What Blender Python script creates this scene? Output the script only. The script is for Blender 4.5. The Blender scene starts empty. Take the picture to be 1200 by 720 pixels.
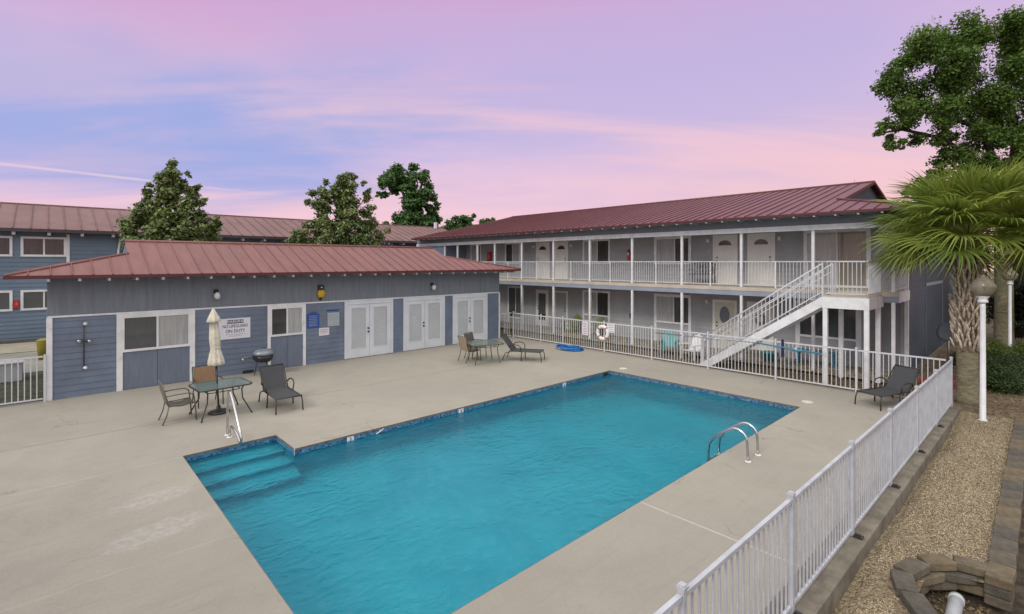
import bpy, math, random
import numpy as np
from mathutils import Vector, Matrix
R = math.radians
rnd = random.Random(7)
nr = np.random.default_rng(11)
scene = bpy.context.scene
COL = scene.collection

# ------------------------------------------------------------------ helpers
def lin(r, g, b):
    def f(c):
        c /= 255.0
        return c / 12.92 if c <= 0.04045 else ((c + 0.055) / 1.055) ** 2.4
    return (f(r), f(g), f(b), 1.0)

class MB:
    """collects polygons; build() links them as one mesh object"""
    def __init__(self):
        self.v = []; self.f = []; self.s = []
    def poly(self, pts, smooth=False):
        n = len(self.v); self.v += [tuple(p) for p in pts]
        self.f.append(tuple(range(n, n + len(pts)))); self.s.append(smooth)
    def box(self, x0, x1, y0, y1, z0, z1):
        n = len(self.v)
        self.v += [(x0,y0,z0),(x1,y0,z0),(x1,y1,z0),(x0,y1,z0),(x0,y0,z1),(x1,y0,z1),(x1,y1,z1),(x0,y1,z1)]
        for q in ((0,3,2,1),(4,5,6,7),(0,1,5,4),(1,2,6,5),(2,3,7,6),(3,0,4,7)):
            self.f.append(tuple(n + i for i in q)); self.s.append(False)
        return self
    def prism(self, pts, d):
        """polygon pts extruded by vector d"""
        n = len(self.v); k = len(pts); d = Vector(d)
        self.v += [tuple(p) for p in pts] + [tuple(Vector(p) + d) for p in pts]
        self.f.append(tuple(range(n, n + k))[::-1]); self.f.append(tuple(range(n + k, n + 2 * k)))
        self.s += [False, False]
        for i in range(k):
            j = (i + 1) % k
            self.f.append((n + i, n + j, n + k + j, n + k + i)); self.s.append(False)
        return self
    def tube(self, pts, r, seg=8, cap=True):
        pts = [Vector(p) for p in pts]; m = len(pts)
        rs = r if isinstance(r, (list, tuple)) else [r] * m
        n0 = len(self.v); prev = None
        for i, p in enumerate(pts):
            t = (pts[min(i + 1, m - 1)] - pts[max(i - 1, 0)])
            t = t.normalized() if t.length > 1e-9 else Vector((0, 0, 1))
            if prev is None:
                a = Vector((0, 0, 1)) if abs(t.z) < 0.9 else Vector((1, 0, 0))
                u = t.cross(a).normalized()
            else:
                u = (prev - t * prev.dot(t)).normalized()
            prev = u; w = t.cross(u)
            for k in range(seg):
                an = 2 * math.pi * k / seg
                self.v.append(tuple(p + (u * math.cos(an) + w * math.sin(an)) * rs[i]))
        for i in range(m - 1):
            for k in range(seg):
                a = n0 + i * seg + k; b = n0 + i * seg + (k + 1) % seg
                self.f.append((a, b, b + seg, a + seg)); self.s.append(True)
        if cap:
            self.f.append(tuple(n0 + k for k in range(seg))[::-1]); self.s.append(False)
            self.f.append(tuple(n0 + (m - 1) * seg + k for k in range(seg))); self.s.append(False)
        return self
    def lathe(self, prof, c=(0, 0, 0), seg=20, mod=None, cap=True):
        n0 = len(self.v)
        for i, (r, z) in enumerate(prof):
            for k in range(seg):
                an = 2 * math.pi * k / seg
                rr = r * (mod(an, i) if mod else 1)
                self.v.append((c[0] + rr * math.cos(an), c[1] + rr * math.sin(an), c[2] + z))
        for i in range(len(prof) - 1):
            for k in range(seg):
                a = n0 + i * seg + k; b = n0 + i * seg + (k + 1) % seg
                self.f.append((a, b, b + seg, a + seg)); self.s.append(True)
        if cap:
            self.f.append(tuple(n0 + k for k in range(seg))[::-1]); self.s.append(False)
            self.f.append(tuple(n0 + (len(prof) - 1) * seg + k for k in range(seg))); self.s.append(False)
        return self
    def xf(self, M):
        self.v = [tuple(M @ Vector(p)) for p in self.v]; return self
    def mesh(self, name, mat):
        me = bpy.data.meshes.new(name); me.from_pydata(self.v, [], self.f)
        me.polygons.foreach_set('use_smooth', self.s)
        if mat: me.materials.append(mat)
        me.update(); return me
    def build(self, name, mat, parent=None, bevel=0):
        o = bpy.data.objects.new(name, self.mesh(name, mat)); COL.objects.link(o)
        if parent: o.parent = parent
        if bevel:
            b = o.modifiers.new('bevel', 'BEVEL'); b.width = bevel; b.segments = 2; b.limit_method = 'ANGLE'
        return o

def tag(o, label, cat, group=None):
    o['label'] = label; o['category'] = cat
    if group: o['group'] = group
    return o
def thing(name, label, cat, loc=(0, 0, 0), rz=0, group=None):
    o = bpy.data.objects.new(name, None); COL.objects.link(o)
    o.location = loc; o.rotation_euler = (0, 0, rz)
    o.empty_display_size = 0.1
    return tag(o, label, cat, group)
def struct(o, kind='structure'):
    o['kind'] = kind; return o
def dup(root, loc, rz=0, label=None, group=None, scale=None):
    def cp(o, par):
        c = o.copy(); COL.objects.link(c); c.parent = par
        for ch in o.children: cp(ch, c)
        return c
    r = cp(root, None); r.location = loc; r.rotation_euler = (0, 0, rz)
    if scale: r.scale = scale
    if label: r['label'] = label
    if group: r['group'] = group
    return r
def copypart(o, parent, loc=None):
    c = o.copy(); COL.objects.link(c); c.parent = parent
    if loc: c.location = loc
    return c
def BX(name, mat, parent, *b, bevel=0):
    return MB().box(*b).build(name, mat, parent, bevel)

# ------------------------------------------------------------------ materials
class NT:
    def __init__(self, tree): self.t = tree; self.n = tree.nodes; self.l = tree.links
    def new(self, typ, **kw):
        nd = self.n.new(typ)
        for k, v in kw.items(): setattr(nd, k, v)
        return nd
    def put(self, sock, v):
        if hasattr(v, 'is_output'): self.l.new(v, sock)
        else: sock.default_value = v
    def m(self, op, a, b=0.0, c=0.0, clamp=False):
        nd = self.new('ShaderNodeMath', operation=op, use_clamp=clamp)
        self.put(nd.inputs[0], a); self.put(nd.inputs[1], b)
        if op in ('MULTIPLY_ADD', 'SMOOTH_MIN', 'COMPARE'): self.put(nd.inputs[2], c)
        return nd.outputs[0]
    def mix(self, f, a, b, typ='MIX'):
        nd = self.new('ShaderNodeMix', data_type='RGBA', blend_type=typ)
        self.put(nd.inputs[0], f); self.put(nd.inputs[6], a); self.put(nd.inputs[7], b)
        return nd.outputs[2]
    def step(self, v, a, b, lo=0.0, hi=1.0):
        nd = self.new('ShaderNodeMapRange', interpolation_type='SMOOTHSTEP')
        self.put(nd.inputs[0], v); nd.inputs[1].default_value = a; nd.inputs[2].default_value = b
        nd.inputs[3].default_value = lo; nd.inputs[4].default_value = hi
        return nd.outputs[0]
    def noise(self, vec, scale, detail=4, rough=0.55, dist=0.0):
        nd = self.new('ShaderNodeTexNoise'); self.l.new(vec, nd.inputs['Vector'])
        nd.inputs['Scale'].default_value = scale; nd.inputs['Detail'].default_value = detail
        nd.inputs['Roughness'].default_value = rough; nd.inputs['Distortion'].default_value = dist
        return nd.outputs['Fac']
    def scalevec(self, vec, s):
        nd = self.new('ShaderNodeMapping'); self.l.new(vec, nd.inputs[0]); nd.inputs['Scale'].default_value = s
        return nd.outputs[0]

def newmat(name):
    m = bpy.data.materials.new(name); m.use_nodes = True
    t = NT(m.node_tree); b = t.n['Principled BSDF']
    return m, t, b
def objco(t): return t.new('ShaderNodeTexCoord').outputs['Object']

def mat(name, col, rough=0.6, var=0.12, scale=6, metal=0.0, bump=0.0, bscale=40, spec=0.5, dirt=None, dirtscale=1.5, coat=0.0, streak=None):
    m, t, b = newmat(name)
    co = objco(t)
    c = (col[0], col[1], col[2], 1)
    n = t.noise(co if not streak else t.scalevec(co, streak), scale, 5, 0.6)
    dk = tuple(x * (1 - var * 1.6) for x in c[:3]) + (1,)
    lt = tuple(min(1, x * (1 + var)) for x in c[:3]) + (1,)
    out = t.mix(t.step(n, 0.3, 0.7), dk, lt)
    if dirt:
        d = t.noise(co, dirtscale, 6, 0.65, 0.6)
        out = t.mix(t.step(d, 0.52, 0.75, 0, 0.7), out, tuple(dirt) + (1,))
    t.put(b.inputs['Base Color'], out)
    b.inputs['Roughness'].default_value = rough; b.inputs['Metallic'].default_value = metal
    b.inputs['Specular IOR Level'].default_value = spec
    if coat: b.inputs['Coat Weight'].default_value = coat
    if bump:
        bn = t.new('ShaderNodeBump'); bn.inputs['Strength'].default_value = bump; bn.inputs['Distance'].default_value = 0.02
        t.put(bn.inputs['Height'], t.noise(co, bscale, 4, 0.6)); t.put(b.inputs['Normal'], bn.outputs[0])
    return m

M = {}
M['white'] = mat('white_paint', (0.72, 0.73, 0.75), 0.45, 0.07, 3, dirt=(0.5, 0.48, 0.45), dirtscale=2.5)
M['white_fence'] = mat('white_powder_coat', (0.56, 0.57, 0.60), 0.38, 0.05, 5, dirt=(0.55, 0.53, 0.5), dirtscale=3)
M['siding_blue'] = mat('blue_siding', (0.138, 0.174, 0.245), 0.6, 0.10, 1.2, dirt=(0.12, 0.146, 0.195), dirtscale=1.1)
M['panel_blue'] = mat('blue_panel', (0.140, 0.172, 0.232), 0.6, 0.08, 2, streak=(6, 6, 0.6))
M['panel_grey'] = mat('greyblue_panel', (0.170, 0.196, 0.235), 0.65, 0.08, 2, streak=(5, 5, 0.5))
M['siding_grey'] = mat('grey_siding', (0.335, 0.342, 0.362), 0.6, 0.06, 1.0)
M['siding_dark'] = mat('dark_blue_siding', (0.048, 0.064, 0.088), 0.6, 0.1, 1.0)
M['frieze'] = mat('frieze_paint', (0.205, 0.225, 0.255), 0.6, 0.06, 1.0)
M['siding_back'] = mat('back_siding', (0.140, 0.195, 0.270), 0.6, 0.08, 0.7)
M['roof_red'] = mat('dusty_red_roof', (0.205, 0.084, 0.076), 0.5, 0.10, 1.5, dirt=(0.20, 0.102, 0.092), dirtscale=0.8, spec=0.4, streak=(2.6, .3, 1))
M['roof_dark'] = mat('dark_red_roof', (0.132, 0.035, 0.037), 0.42, 0.12, 1.5, dirt=(0.145, 0.058, 0.058), dirtscale=0.6, spec=0.5, streak=(.3, 2.6, 1))
M['roof_back'] = mat('faded_red_roof', (0.200, 0.110, 0.105), 0.55, 0.1, 0.8, dirt=(0.19, 0.125, 0.118), dirtscale=0.5, spec=0.3)
M['fascia_red'] = mat('red_fascia', (0.095, 0.018, 0.022), 0.45, 0.06, 3)
M['fence_shaded'] = mat('shaded_fence_coat', (0.47, 0.485, 0.53), 0.42, 0.08, 4, dirt=(0.30, 0.30, 0.31), dirtscale=3)  # right fence: same coat as white_fence, its shade put into a darker, bluer colour
M['cream'] = mat('cream_edge', (0.50, 0.45, 0.37), 0.7, 0.08, 2)
M['edge_blue'] = mat('balcony_edge_blue', (0.27, 0.30, 0.37), 0.6, 0.05, 2)
M['wood_dark'] = mat('old_concrete_edge', (0.24, 0.21, 0.17), 0.8, 0.15, 3)
M['soffit'] = mat('soffit_paint', (0.40, 0.40, 0.41), 0.7, 0.05, 1)
M['door_white'] = mat('door_white', (0.74, 0.73, 0.69), 0.4, 0.03, 2)
M['door_blue_white'] = mat('french_door_white', (0.64, 0.67, 0.73), 0.4, 0.04, 2)
M['dark_metal'] = mat('dark_bronze_metal', (0.045, 0.040, 0.038), 0.4, 0.1, 8, metal=0.3)
M['sling_dark'] = mat('charcoal_sling', (0.050, 0.050, 0.055), 0.75, 0.1, 30)
M['sling_brown'] = mat('brown_sling', (0.25, 0.155, 0.085), 0.75, 0.12, 20)
M['sling_tan'] = mat('tan_sling', (0.30, 0.235, 0.165), 0.75, 0.12, 20)
M['chair_metal'] = mat('taupe_chair_frame', (0.13, 0.115, 0.098), 0.45, 0.1, 8, metal=0.2)
M['bronze'] = mat('bronze_frame', (0.125, 0.092, 0.055), 0.4, 0.1, 8, metal=0.4)
M['black'] = mat('black_plastic', (0.018, 0.018, 0.02), 0.4, 0.1, 8)
M['steel'] = mat('stainless_tube', (0.62, 0.61, 0.60), 0.2, 0.05, 10, metal=1.0)
M['canvas'] = mat('cream_canvas', (0.60, 0.565, 0.47), 0.85, 0.10, 8, dirt=(0.45, 0.39, 0.27), dirtscale=4)
M['lead_grey'] = mat('grey_grill_lid', (0.24, 0.27, 0.31), 0.35, 0.08, 5, metal=0.3)
M['red'] = mat('red_enamel', (0.42, 0.02, 0.02), 0.35, 0.1, 5)
M['yellow'] = mat('yellow_plastic', (0.62, 0.40, 0.01), 0.45, 0.1, 8)
M['yellow_bin'] = mat('yellow_green_plastic', (0.22, 0.19, 0.02), 0.5, 0.1, 3)
M['sign_white'] = mat('sign_white', (0.68, 0.68, 0.74), 0.5, 0.03, 4)
M['sign_navy'] = mat('sign_navy', (0.03, 0.035, 0.085), 0.5, 0.03, 4)
M['sign_blue'] = mat('sign_blue', (0.015, 0.07, 0.32), 0.45, 0.06, 4)
M['sign_grey'] = mat('sign_pale_green_grey', (0.36, 0.42, 0.44), 0.5, 0.04, 4)
M['ink_grey'] = mat('ink_grey', (0.32, 0.33, 0.38), 0.6, 0.03, 4)
M['ink_red'] = mat('ink_red', (0.45, 0.12, 0.10), 0.6, 0.03, 4)
M['teal_plastic'] = mat('teal_plastic', (0.03, 0.24, 0.26), 0.45, 0.06, 4)
M['green_plastic'] = mat('olive_plastic', (0.14, 0.17, 0.06), 0.5, 0.06, 4)
M['white_plastic'] = mat('white_plastic', (0.7, 0.7, 0.7), 0.45, 0.04, 4)
M['hose_blue'] = mat('hose_blue', (0.015, 0.15, 0.45), 0.4, 0.15, 14)
M['pole_blue'] = mat('pole_blue', (0.05, 0.22, 0.34), 0.35, 0.1, 6)
M['pole_grey'] = mat('pole_grey', (0.35, 0.37, 0.40), 0.3, 0.1, 6, metal=0.6)
M['ring_white'] = mat('ring_white', (0.75, 0.72, 0.70), 0.6, 0.05, 5)
M['ring_red'] = mat('ring_strap', (0.34, 0.20, 0.18), 0.6, 0.1, 5)
M['dish'] = mat('grey_dish', (0.17, 0.18, 0.20), 0.5, 0.06, 4)
M['pvc'] = mat('grey_pvc', (0.52, 0.53, 0.56), 0.45, 0.06, 5, dirt=(0.35, 0.32, 0.28), dirtscale=6)
M['utility'] = mat('utility_grey', (0.42, 0.43, 0.45), 0.6, 0.06, 3)
M['lamp_globe'] = None
M['lamp_white'] = mat('lamp_post_white', (0.70, 0.71, 0.74), 0.4, 0.06, 3, dirt=(0.5, 0.49, 0.47), dirtscale=4)
M['bark'] = mat('grey_bark', (0.115, 0.088, 0.062), 0.9, 0.3, 6, bump=0.6, bscale=14, streak=(3, 3, 0.6))
M['bark_dark'] = mat('dark_bark', (0.035, 0.028, 0.022), 0.9, 0.3, 6, bump=0.6, bscale=14)
M['palm_trunk'] = mat('mossy_palm_trunk', (0.215, 0.195, 0.125), 0.9, 0.25, 5, bump=0.8, bscale=18, streak=(1, 1, 3), dirt=(0.13, 0.14, 0.06), dirtscale=3)
M['palm_boot'] = mat('dry_leaf_base', (0.56, 0.47, 0.37), 0.85, 0.35, 9, bump=0.5, bscale=40)
M['concrete_curb'] = mat('weathered_kerb', (0.185, 0.162, 0.125), 0.85, 0.22, 3, bump=0.4, bscale=60, dirt=(0.12, 0.11, 0.085), dirtscale=2)
M['lip_shadow'] = mat('brown_lip_shadow', (0.16, 0.125, 0.095), 0.8, 0.2, 6)  # thin strip at the pool edge: coping lip shadow painted as brown
M['soil'] = mat('dark_soil', (0.085, 0.064, 0.043), 0.95, 0.35, 5, bump=0.8, bscale=30)
M['teal_wall'] = mat('teal_wall', (0.10, 0.26, 0.33), 0.6, 0.06, 2)
M['navy_cloth'] = mat('navy_cloth', (0.01, 0.015, 0.06), 0.8, 0.1, 5)
M['skimmer_lid'] = mat('skimmer_lid', (0.62, 0.60, 0.54), 0.5, 0.05, 5)
M['brass'] = mat('dark_handle', (0.05, 0.045, 0.05), 0.35, 0.05, 5, metal=0.6)

def glass_mat(name, a, b, scale, rough=0.06, horiz=False):
    """window pane with curtain, blind or dark room colour just behind the glass"""
    m, t, bs = newmat(name); co = objco(t)
    w = t.noise(t.scalevec(co, (0.6, 0.6, 9) if horiz else (9, 9, 0.4)), scale, 3, 0.6)
    n = t.noise(co, 1.3, 3)
    f = t.m('MULTIPLY', t.step(w, 0.3, 0.7), t.step(n, 0.3, 0.7, 0.4, 1.0))
    t.put(bs.inputs['Base Color'], t.mix(f, a + (1,), b + (1,)))
    bs.inputs['Roughness'].default_value = 0.6
    bs.inputs['Coat Weight'].default_value = 1.0; bs.inputs['Coat Roughness'].default_value = rough
    bs.inputs['Coat IOR'].default_value = 1.5
    return m
M['glass_dark'] = glass_mat('glass_dark', (0.018, 0.018, 0.018), (0.05, 0.047, 0.042), 1.4)
M['glass_curtain'] = glass_mat('glass_curtain', (0.30, 0.31, 0.31), (0.46, 0.47, 0.455), 2.5)
M['glass_screen'] = glass_mat('glass_screen', (0.060, 0.062, 0.066), (0.085, 0.086, 0.09), 10)
M['glass_blind'] = glass_mat('glass_blind', (0.40, 0.43, 0.46), (0.54, 0.57, 0.60), 5.5, horiz=True)
M['glass_oval'] = glass_mat('glass_oval', (0.10, 0.115, 0.15), (0.15, 0.16, 0.20), 3)
M['glass_warm'] = glass_mat('glass_warm', (0.22, 0.20, 0.16), (0.34, 0.31, 0.25), 3)

def table_glass():
    m, t, b = newmat('table_glass')
    b.inputs['Base Color'].default_value = (0.16, 0.22, 0.22, 1); b.inputs['Roughness'].default_value = 0.12
    tr = t.new('ShaderNodeBsdfTransparent'); tr.inputs[0].default_value = (0.75, 0.86, 0.84, 1)
    mx = t.new('ShaderNodeMixShader'); mx.inputs[0].default_value = 0.62
    t.l.new(tr.outputs[0], mx.inputs[1]); t.l.new(b.outputs[0], mx.inputs[2])
    t.l.new(mx.outputs[0], t.n['Material Output'].inputs[0]); return m
M['table_glass'] = table_glass()
def globe_mat():
    m, t, b = newmat('smoky_acrylic'); co = objco(t)
    t.put(b.inputs['Base Color'], t.mix(t.step(t.noise(co, 6, 5, .7), .4, .7), (0.34, 0.31, 0.24, 1), (0.20, 0.175, 0.12, 1)))
    b.inputs['Roughness'].default_value = 0.22
    tr = t.new('ShaderNodeBsdfTransparent'); tr.inputs[0].default_value = (0.72, 0.68, 0.58, 1)
    mx = t.new('ShaderNodeMixShader'); mx.inputs[0].default_value = 0.55
    t.l.new(tr.outputs[0], mx.inputs[1]); t.l.new(b.outputs[0], mx.inputs[2])
    t.l.new(mx.outputs[0], t.n['Material Output'].inputs[0]); return m
M['lamp_globe'] = globe_mat()

def deck_mat():
    m, t, b = newmat('pool_deck_concrete'); co = objco(t)
    sx = t.new('ShaderNodeSeparateXYZ'); t.l.new(co, sx.inputs[0]); X, Y = sx.outputs[0], sx.outputs[1]
    big = t.noise(co, 0.28, 5, 0.6, 0.4); mid = t.noise(co, 1.3, 6, 0.65, 0.5); fine = t.noise(co, 24, 5, 0.7); spk = t.noise(co, 90, 2, 0.6)
    c = t.mix(t.step(big, 0.3, 0.7), (0.318, 0.290, 0.250, 1), (0.372, 0.338, 0.288, 1))
    c = t.mix(t.step(mid, 0.42, 0.72, 0, 0.55), c, (0.300, 0.272, 0.232, 1))
    c = t.mix(t.step(fine, 0.35, 0.75, 0, 0.45), c, (0.27, 0.245, 0.21, 1))
    c = t.mix(t.step(spk, 0.6, 0.78, 0, 0.5), c, (0.47, 0.44, 0.385, 1))
    # broom-swept streaks along x
    stv = t.scalevec(co, (0.35, 5, 1)); stn = t.noise(stv, 1.4, 5, 0.65, 0.3)
    c = t.mix(t.step(stn, 0.5, 0.78, 0, 0.30), c, (0.245, 0.222, 0.195, 1))
    # ochre stains
    och = t.noise(co, 0.9, 4, 0.7, 1.2)
    c = t.mix(t.step(och, 0.66, 0.82, 0, 0.45), c, (0.30, 0.25, 0.14, 1))
    wob = t.m('MULTIPLY', t.m('SUBTRACT', t.noise(co, 1.6, 4), 0.5), 0.16)
    brk = t.noise(co, 3.0, 4, 0.7)
    def line(v, at, w, colr, amt, wobble=1.0, lo=None, hi=None, along=None):
        nonlocal c
        d = t.m('ABSOLUTE', t.m('ADD', t.m('SUBTRACT', v, at), t.m('MULTIPLY', wob, wobble)))
        k = t.step(d, w * 0.4, w, 1, 0)
        k = t.m('MULTIPLY', k, t.step(brk, 0.35, 0.5, 0.25, 1))
        if lo is not None:
            k = t.m('MULTIPLY', k, t.m('MULTIPLY', t.step(along, lo, lo + 0.15), t.step(along, hi, hi + 0.15, 1, 0)))
        c = t.mix(t.m('MULTIPLY', k, amt), c, colr)
    dark = (0.10, 0.088, 0.075, 1); pale = (0.50, 0.48, 0.44, 1)
    line(Y, 13.92, 0.026, dark, 0.5, 0.6)
    line(X, 6.70, 0.022, pale, 0.75, 0.1, 1.5, 4.2, Y)
    line(Y, 11.2, 0.025, pale, 0.28, 0.5, -9.0, 1.8, X)
    line(Y, 7.55, 0.026, pale, 0.16, 1.8, -3.0, 1.9, X)
    # two pale scuffed patches
    for px, py, ax, ay, ang in ((1.22, 9.55, 0.62, 0.30, 0.12), (1.12, 8.35, 0.72, 0.36, 0.15)):
        dx = t.m('SUBTRACT', X, px); dy = t.m('SUBTRACT', Y, py)
        u = t.m('DIVIDE', t.m('ADD', t.m('MULTIPLY', dx, math.cos(ang)), t.m('MULTIPLY', dy, math.sin(ang))), ax)
        v = t.m('DIVIDE', t.m('SUBTRACT', t.m('MULTIPLY', dy, math.cos(ang)), t.m('MULTIPLY', dx, math.sin(ang))), ay)
        d = t.m('SQRT', t.m('ADD', t.m('MULTIPLY', u, u), t.m('MULTIPLY', v, v)))
        d = t.m('ADD', d, t.m('MULTIPLY', t.m('SUBTRACT', t.noise(co, 4, 5, 0.7), 0.5), 0.9))
        k = t.m('MULTIPLY', t.step(d, 0.6, 1.05, 1, 0), t.step(t.noise(co, 9, 5, 0.75), 0.38, 0.66, 0.05, 0.5))
        c = t.mix(k, c, (0.46, 0.455, 0.435, 1))
    # hairline shrinkage cracks and grimy seams
    ve = t.new('ShaderNodeTexVoronoi', feature='DISTANCE_TO_EDGE'); ve.inputs['Scale'].default_value = 0.33
    wv_ = t.new('ShaderNodeMix', data_type='VECTOR'); wv_.inputs[0].default_value = 0.18
    nz = t.new('ShaderNodeTexNoise'); nz.inputs['Scale'].default_value = 1.6; nz.inputs['Detail'].default_value = 5; t.l.new(co, nz.inputs['Vector'])
    t.l.new(co, wv_.inputs[4]); sc_ = t.new('ShaderNodeVectorMath', operation='MULTIPLY_ADD'); t.l.new(nz.outputs['Color'], sc_.inputs[0]); sc_.inputs[1].default_value = (1.1, 1.1, 0); t.l.new(co, sc_.inputs[2])
    t.l.new(sc_.outputs[0], ve.inputs['Vector'])
    ck = t.m('MULTIPLY', t.step(ve.outputs['Distance'], 0.0015, 0.0055, 1, 0), t.step(t.noise(co, 0.6, 4, 0.6), 0.48, 0.62, 0, 0.5))
    c = t.mix(ck, c, (0.14, 0.122, 0.10, 1))
    blot = t.noise(co, 2.3, 6, 0.72, 1.6)
    c = t.mix(t.step(blot, 0.56, 0.72, 0, 0.30), c, (0.235, 0.212, 0.182, 1))
    # painted darkening toward the near-left end, standing in for vignette and shade
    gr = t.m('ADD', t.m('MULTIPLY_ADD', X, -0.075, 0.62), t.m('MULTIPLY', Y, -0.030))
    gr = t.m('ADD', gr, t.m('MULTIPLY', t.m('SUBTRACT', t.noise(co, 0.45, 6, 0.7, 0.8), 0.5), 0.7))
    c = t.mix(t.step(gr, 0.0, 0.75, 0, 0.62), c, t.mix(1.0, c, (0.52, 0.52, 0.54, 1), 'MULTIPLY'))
    t.put(b.inputs['Base Color'], c); b.inputs['Roughness'].default_value = 0.85; b.inputs['Specular IOR Level'].default_value = 0.3
    bn = t.new('ShaderNodeBump'); bn.inputs['Strength'].default_value = 0.25; bn.inputs['Distance'].default_value = 0.01
    t.put(bn.inputs['Height'], fine); t.put(b.inputs['Normal'], bn.outputs[0])
    return m
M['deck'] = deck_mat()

def plaster_mat(name, a, b_):
    m, t, b = newmat(name); co = objco(t)
    n = t.noise(co, 0.7, 5, 0.6, 0.5); n2 = t.noise(co, 7, 4, 0.6)
    c = t.mix(t.step(n, 0.3, 0.7), a + (1,), b_ + (1,))
    c = t.mix(t.step(n2, 0.4, 0.8, 0, 0.18), c, (0.4, 0.75, 0.8, 1))
    t.put(b.inputs['Base Color'], c); b.inputs['Roughness'].default_value = 0.8; return m
M['plaster'] = plaster_mat('pool_plaster', (0.005, 0.395, 0.520), (0.024, 0.490, 0.610))
M['plaster_edge'] = mat('step_edge_blue', (0.010, 0.30, 0.42), 0.7, 0.1, 6)

def tile_mat():
    m, t, b = newmat('waterline_mosaic'); co = objco(t)
    v = t.new('ShaderNodeTexVoronoi', distance='CHEBYCHEV'); v.inputs['Scale'].default_value = 21; v.inputs['Randomness'].default_value = 0.15
    t.l.new(co, v.inputs['Vector'])
    w = t.new('ShaderNodeSeparateColor'); t.l.new(v.outputs['Color'], w.inputs[0])
    c = t.mix(t.step(w.outputs[0], 0.25, 0.75), (0.020, 0.075, 0.20, 1), (0.05, 0.20, 0.33, 1))
    c = t.mix(t.step(w.outputs[1], 0.86, 0.9, 0, 0.6), c, (0.16, 0.32, 0.42, 1))
    c = t.mix(t.step(v.outputs['Distance'], 0.45, 0.5), c, (0.12, 0.20, 0.27, 1))
    t.put(b.inputs['Base Color'], c); b.inputs['Roughness'].default_value = 0.18; return m
M['tile'] = tile_mat()

def water_mat():
    m, t, b = newmat('pool_water'); co = objco(t)
    n1 = t.noise(t.scalevec(co, (1, 1.6, 1)), 2.6, 3, 0.5, 1.0); n2 = t.noise(co, 9, 3, 0.55, 0.8); n3 = t.noise(co, 0.5, 2, 0.5)
    h = t.m('ADD', t.m('MULTIPLY', n1, 0.62), t.m('MULTIPLY', n2, 0.22))
    h = t.m('MULTIPLY', h, t.step(n3, 0.3, 0.7, 0.5, 1.3))
    bn = t.new('ShaderNodeBump'); bn.inputs['Strength'].default_value = 0.42; bn.inputs['Distance'].default_value = 0.15
    t.put(bn.inputs['Height'], h)
    tr = t.new('ShaderNodeBsdfRefraction'); tr.inputs[0].default_value = (0.80, 0.97, 0.99, 1); tr.inputs['IOR'].default_value = 1.33; tr.inputs['Roughness'].default_value = 0.0; t.put(tr.inputs['Normal'], bn.outputs[0])
    gl = t.new('ShaderNodeBsdfGlossy'); gl.inputs['Roughness'].default_value = 0.04; t.put(gl.inputs['Normal'], bn.outputs[0])
    fr = t.new('ShaderNodeFresnel'); fr.inputs['IOR'].default_value = 1.33; t.put(fr.inputs['Normal'], bn.outputs[0])
    mx = t.new('ShaderNodeMixShader'); t.l.new(fr.outputs[0], mx.inputs[0]); t.l.new(tr.outputs[0], mx.inputs[1]); t.l.new(gl.outputs[0], mx.inputs[2])
    t.l.new(mx.outputs[0], t.n['Material Output'].inputs[0]); return m
M['water'] = water_mat()

def ground_mat():
    m, t, b = newmat('leaf_litter_ground'); co = objco(t)
    a = t.noise(co, 0.5, 5, 0.6, 0.5); f = t.noise(co, 9, 6, 0.7, 0.4); g = t.noise(co, 40, 4, 0.7)
    c = t.mix(t.step(a, 0.35, 0.65), (0.150, 0.108, 0.066, 1), (0.215, 0.160, 0.100, 1))
    c = t.mix(t.step(f, 0.40, 0.62, 0, 0.8), c, (0.080, 0.055, 0.033, 1))
    c = t.mix(t.step(g, 0.55, 0.75, 0, 0.7), c, (0.29, 0.22, 0.14, 1))
    t.put(b.inputs['Base Color'], c); b.inputs['Roughness'].default_value = 0.95
    bn = t.new('ShaderNodeBump'); bn.inputs['Strength'].default_value = 0.8; bn.inputs['Distance'].default_value = 0.03
    t.put(bn.inputs['Height'], f); t.put(b.inputs['Normal'], bn.outputs[0]); return m
M['ground'] = ground_mat()

def gravel_mat():
    m, t, b = newmat('gravel_bed'); co = objco(t)
    v = t.new('ShaderNodeTexVoronoi'); v.inputs['Scale'].default_value = 34; t.l.new(co, v.inputs['Vector'])
    w = t.new('ShaderNodeSeparateColor'); t.l.new(v.outputs['Color'], w.inputs[0])
    c = t.mix(w.outputs[0], (0.13, 0.096, 0.060, 1), (0.36, 0.285, 0.185, 1))
    c = t.mix(t.step(t.noise(co, 1.4, 5, 0.65), 0.45, 0.7, 0, 0.65), c, (0.13, 0.095, 0.06, 1))
    t.put(b.inputs['Base Color'], c); b.inputs['Roughness'].default_value = 0.9
    bn = t.new('ShaderNodeBump'); bn.inputs['Strength'].default_value = 1.0; bn.inputs['Distance'].default_value = 0.02; bn.invert = True
    t.put(bn.inputs['Height'], v.outputs['Distance']); t.put(b.inputs['Normal'], bn.outputs[0]); return m
M['gravel'] = gravel_mat()

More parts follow.
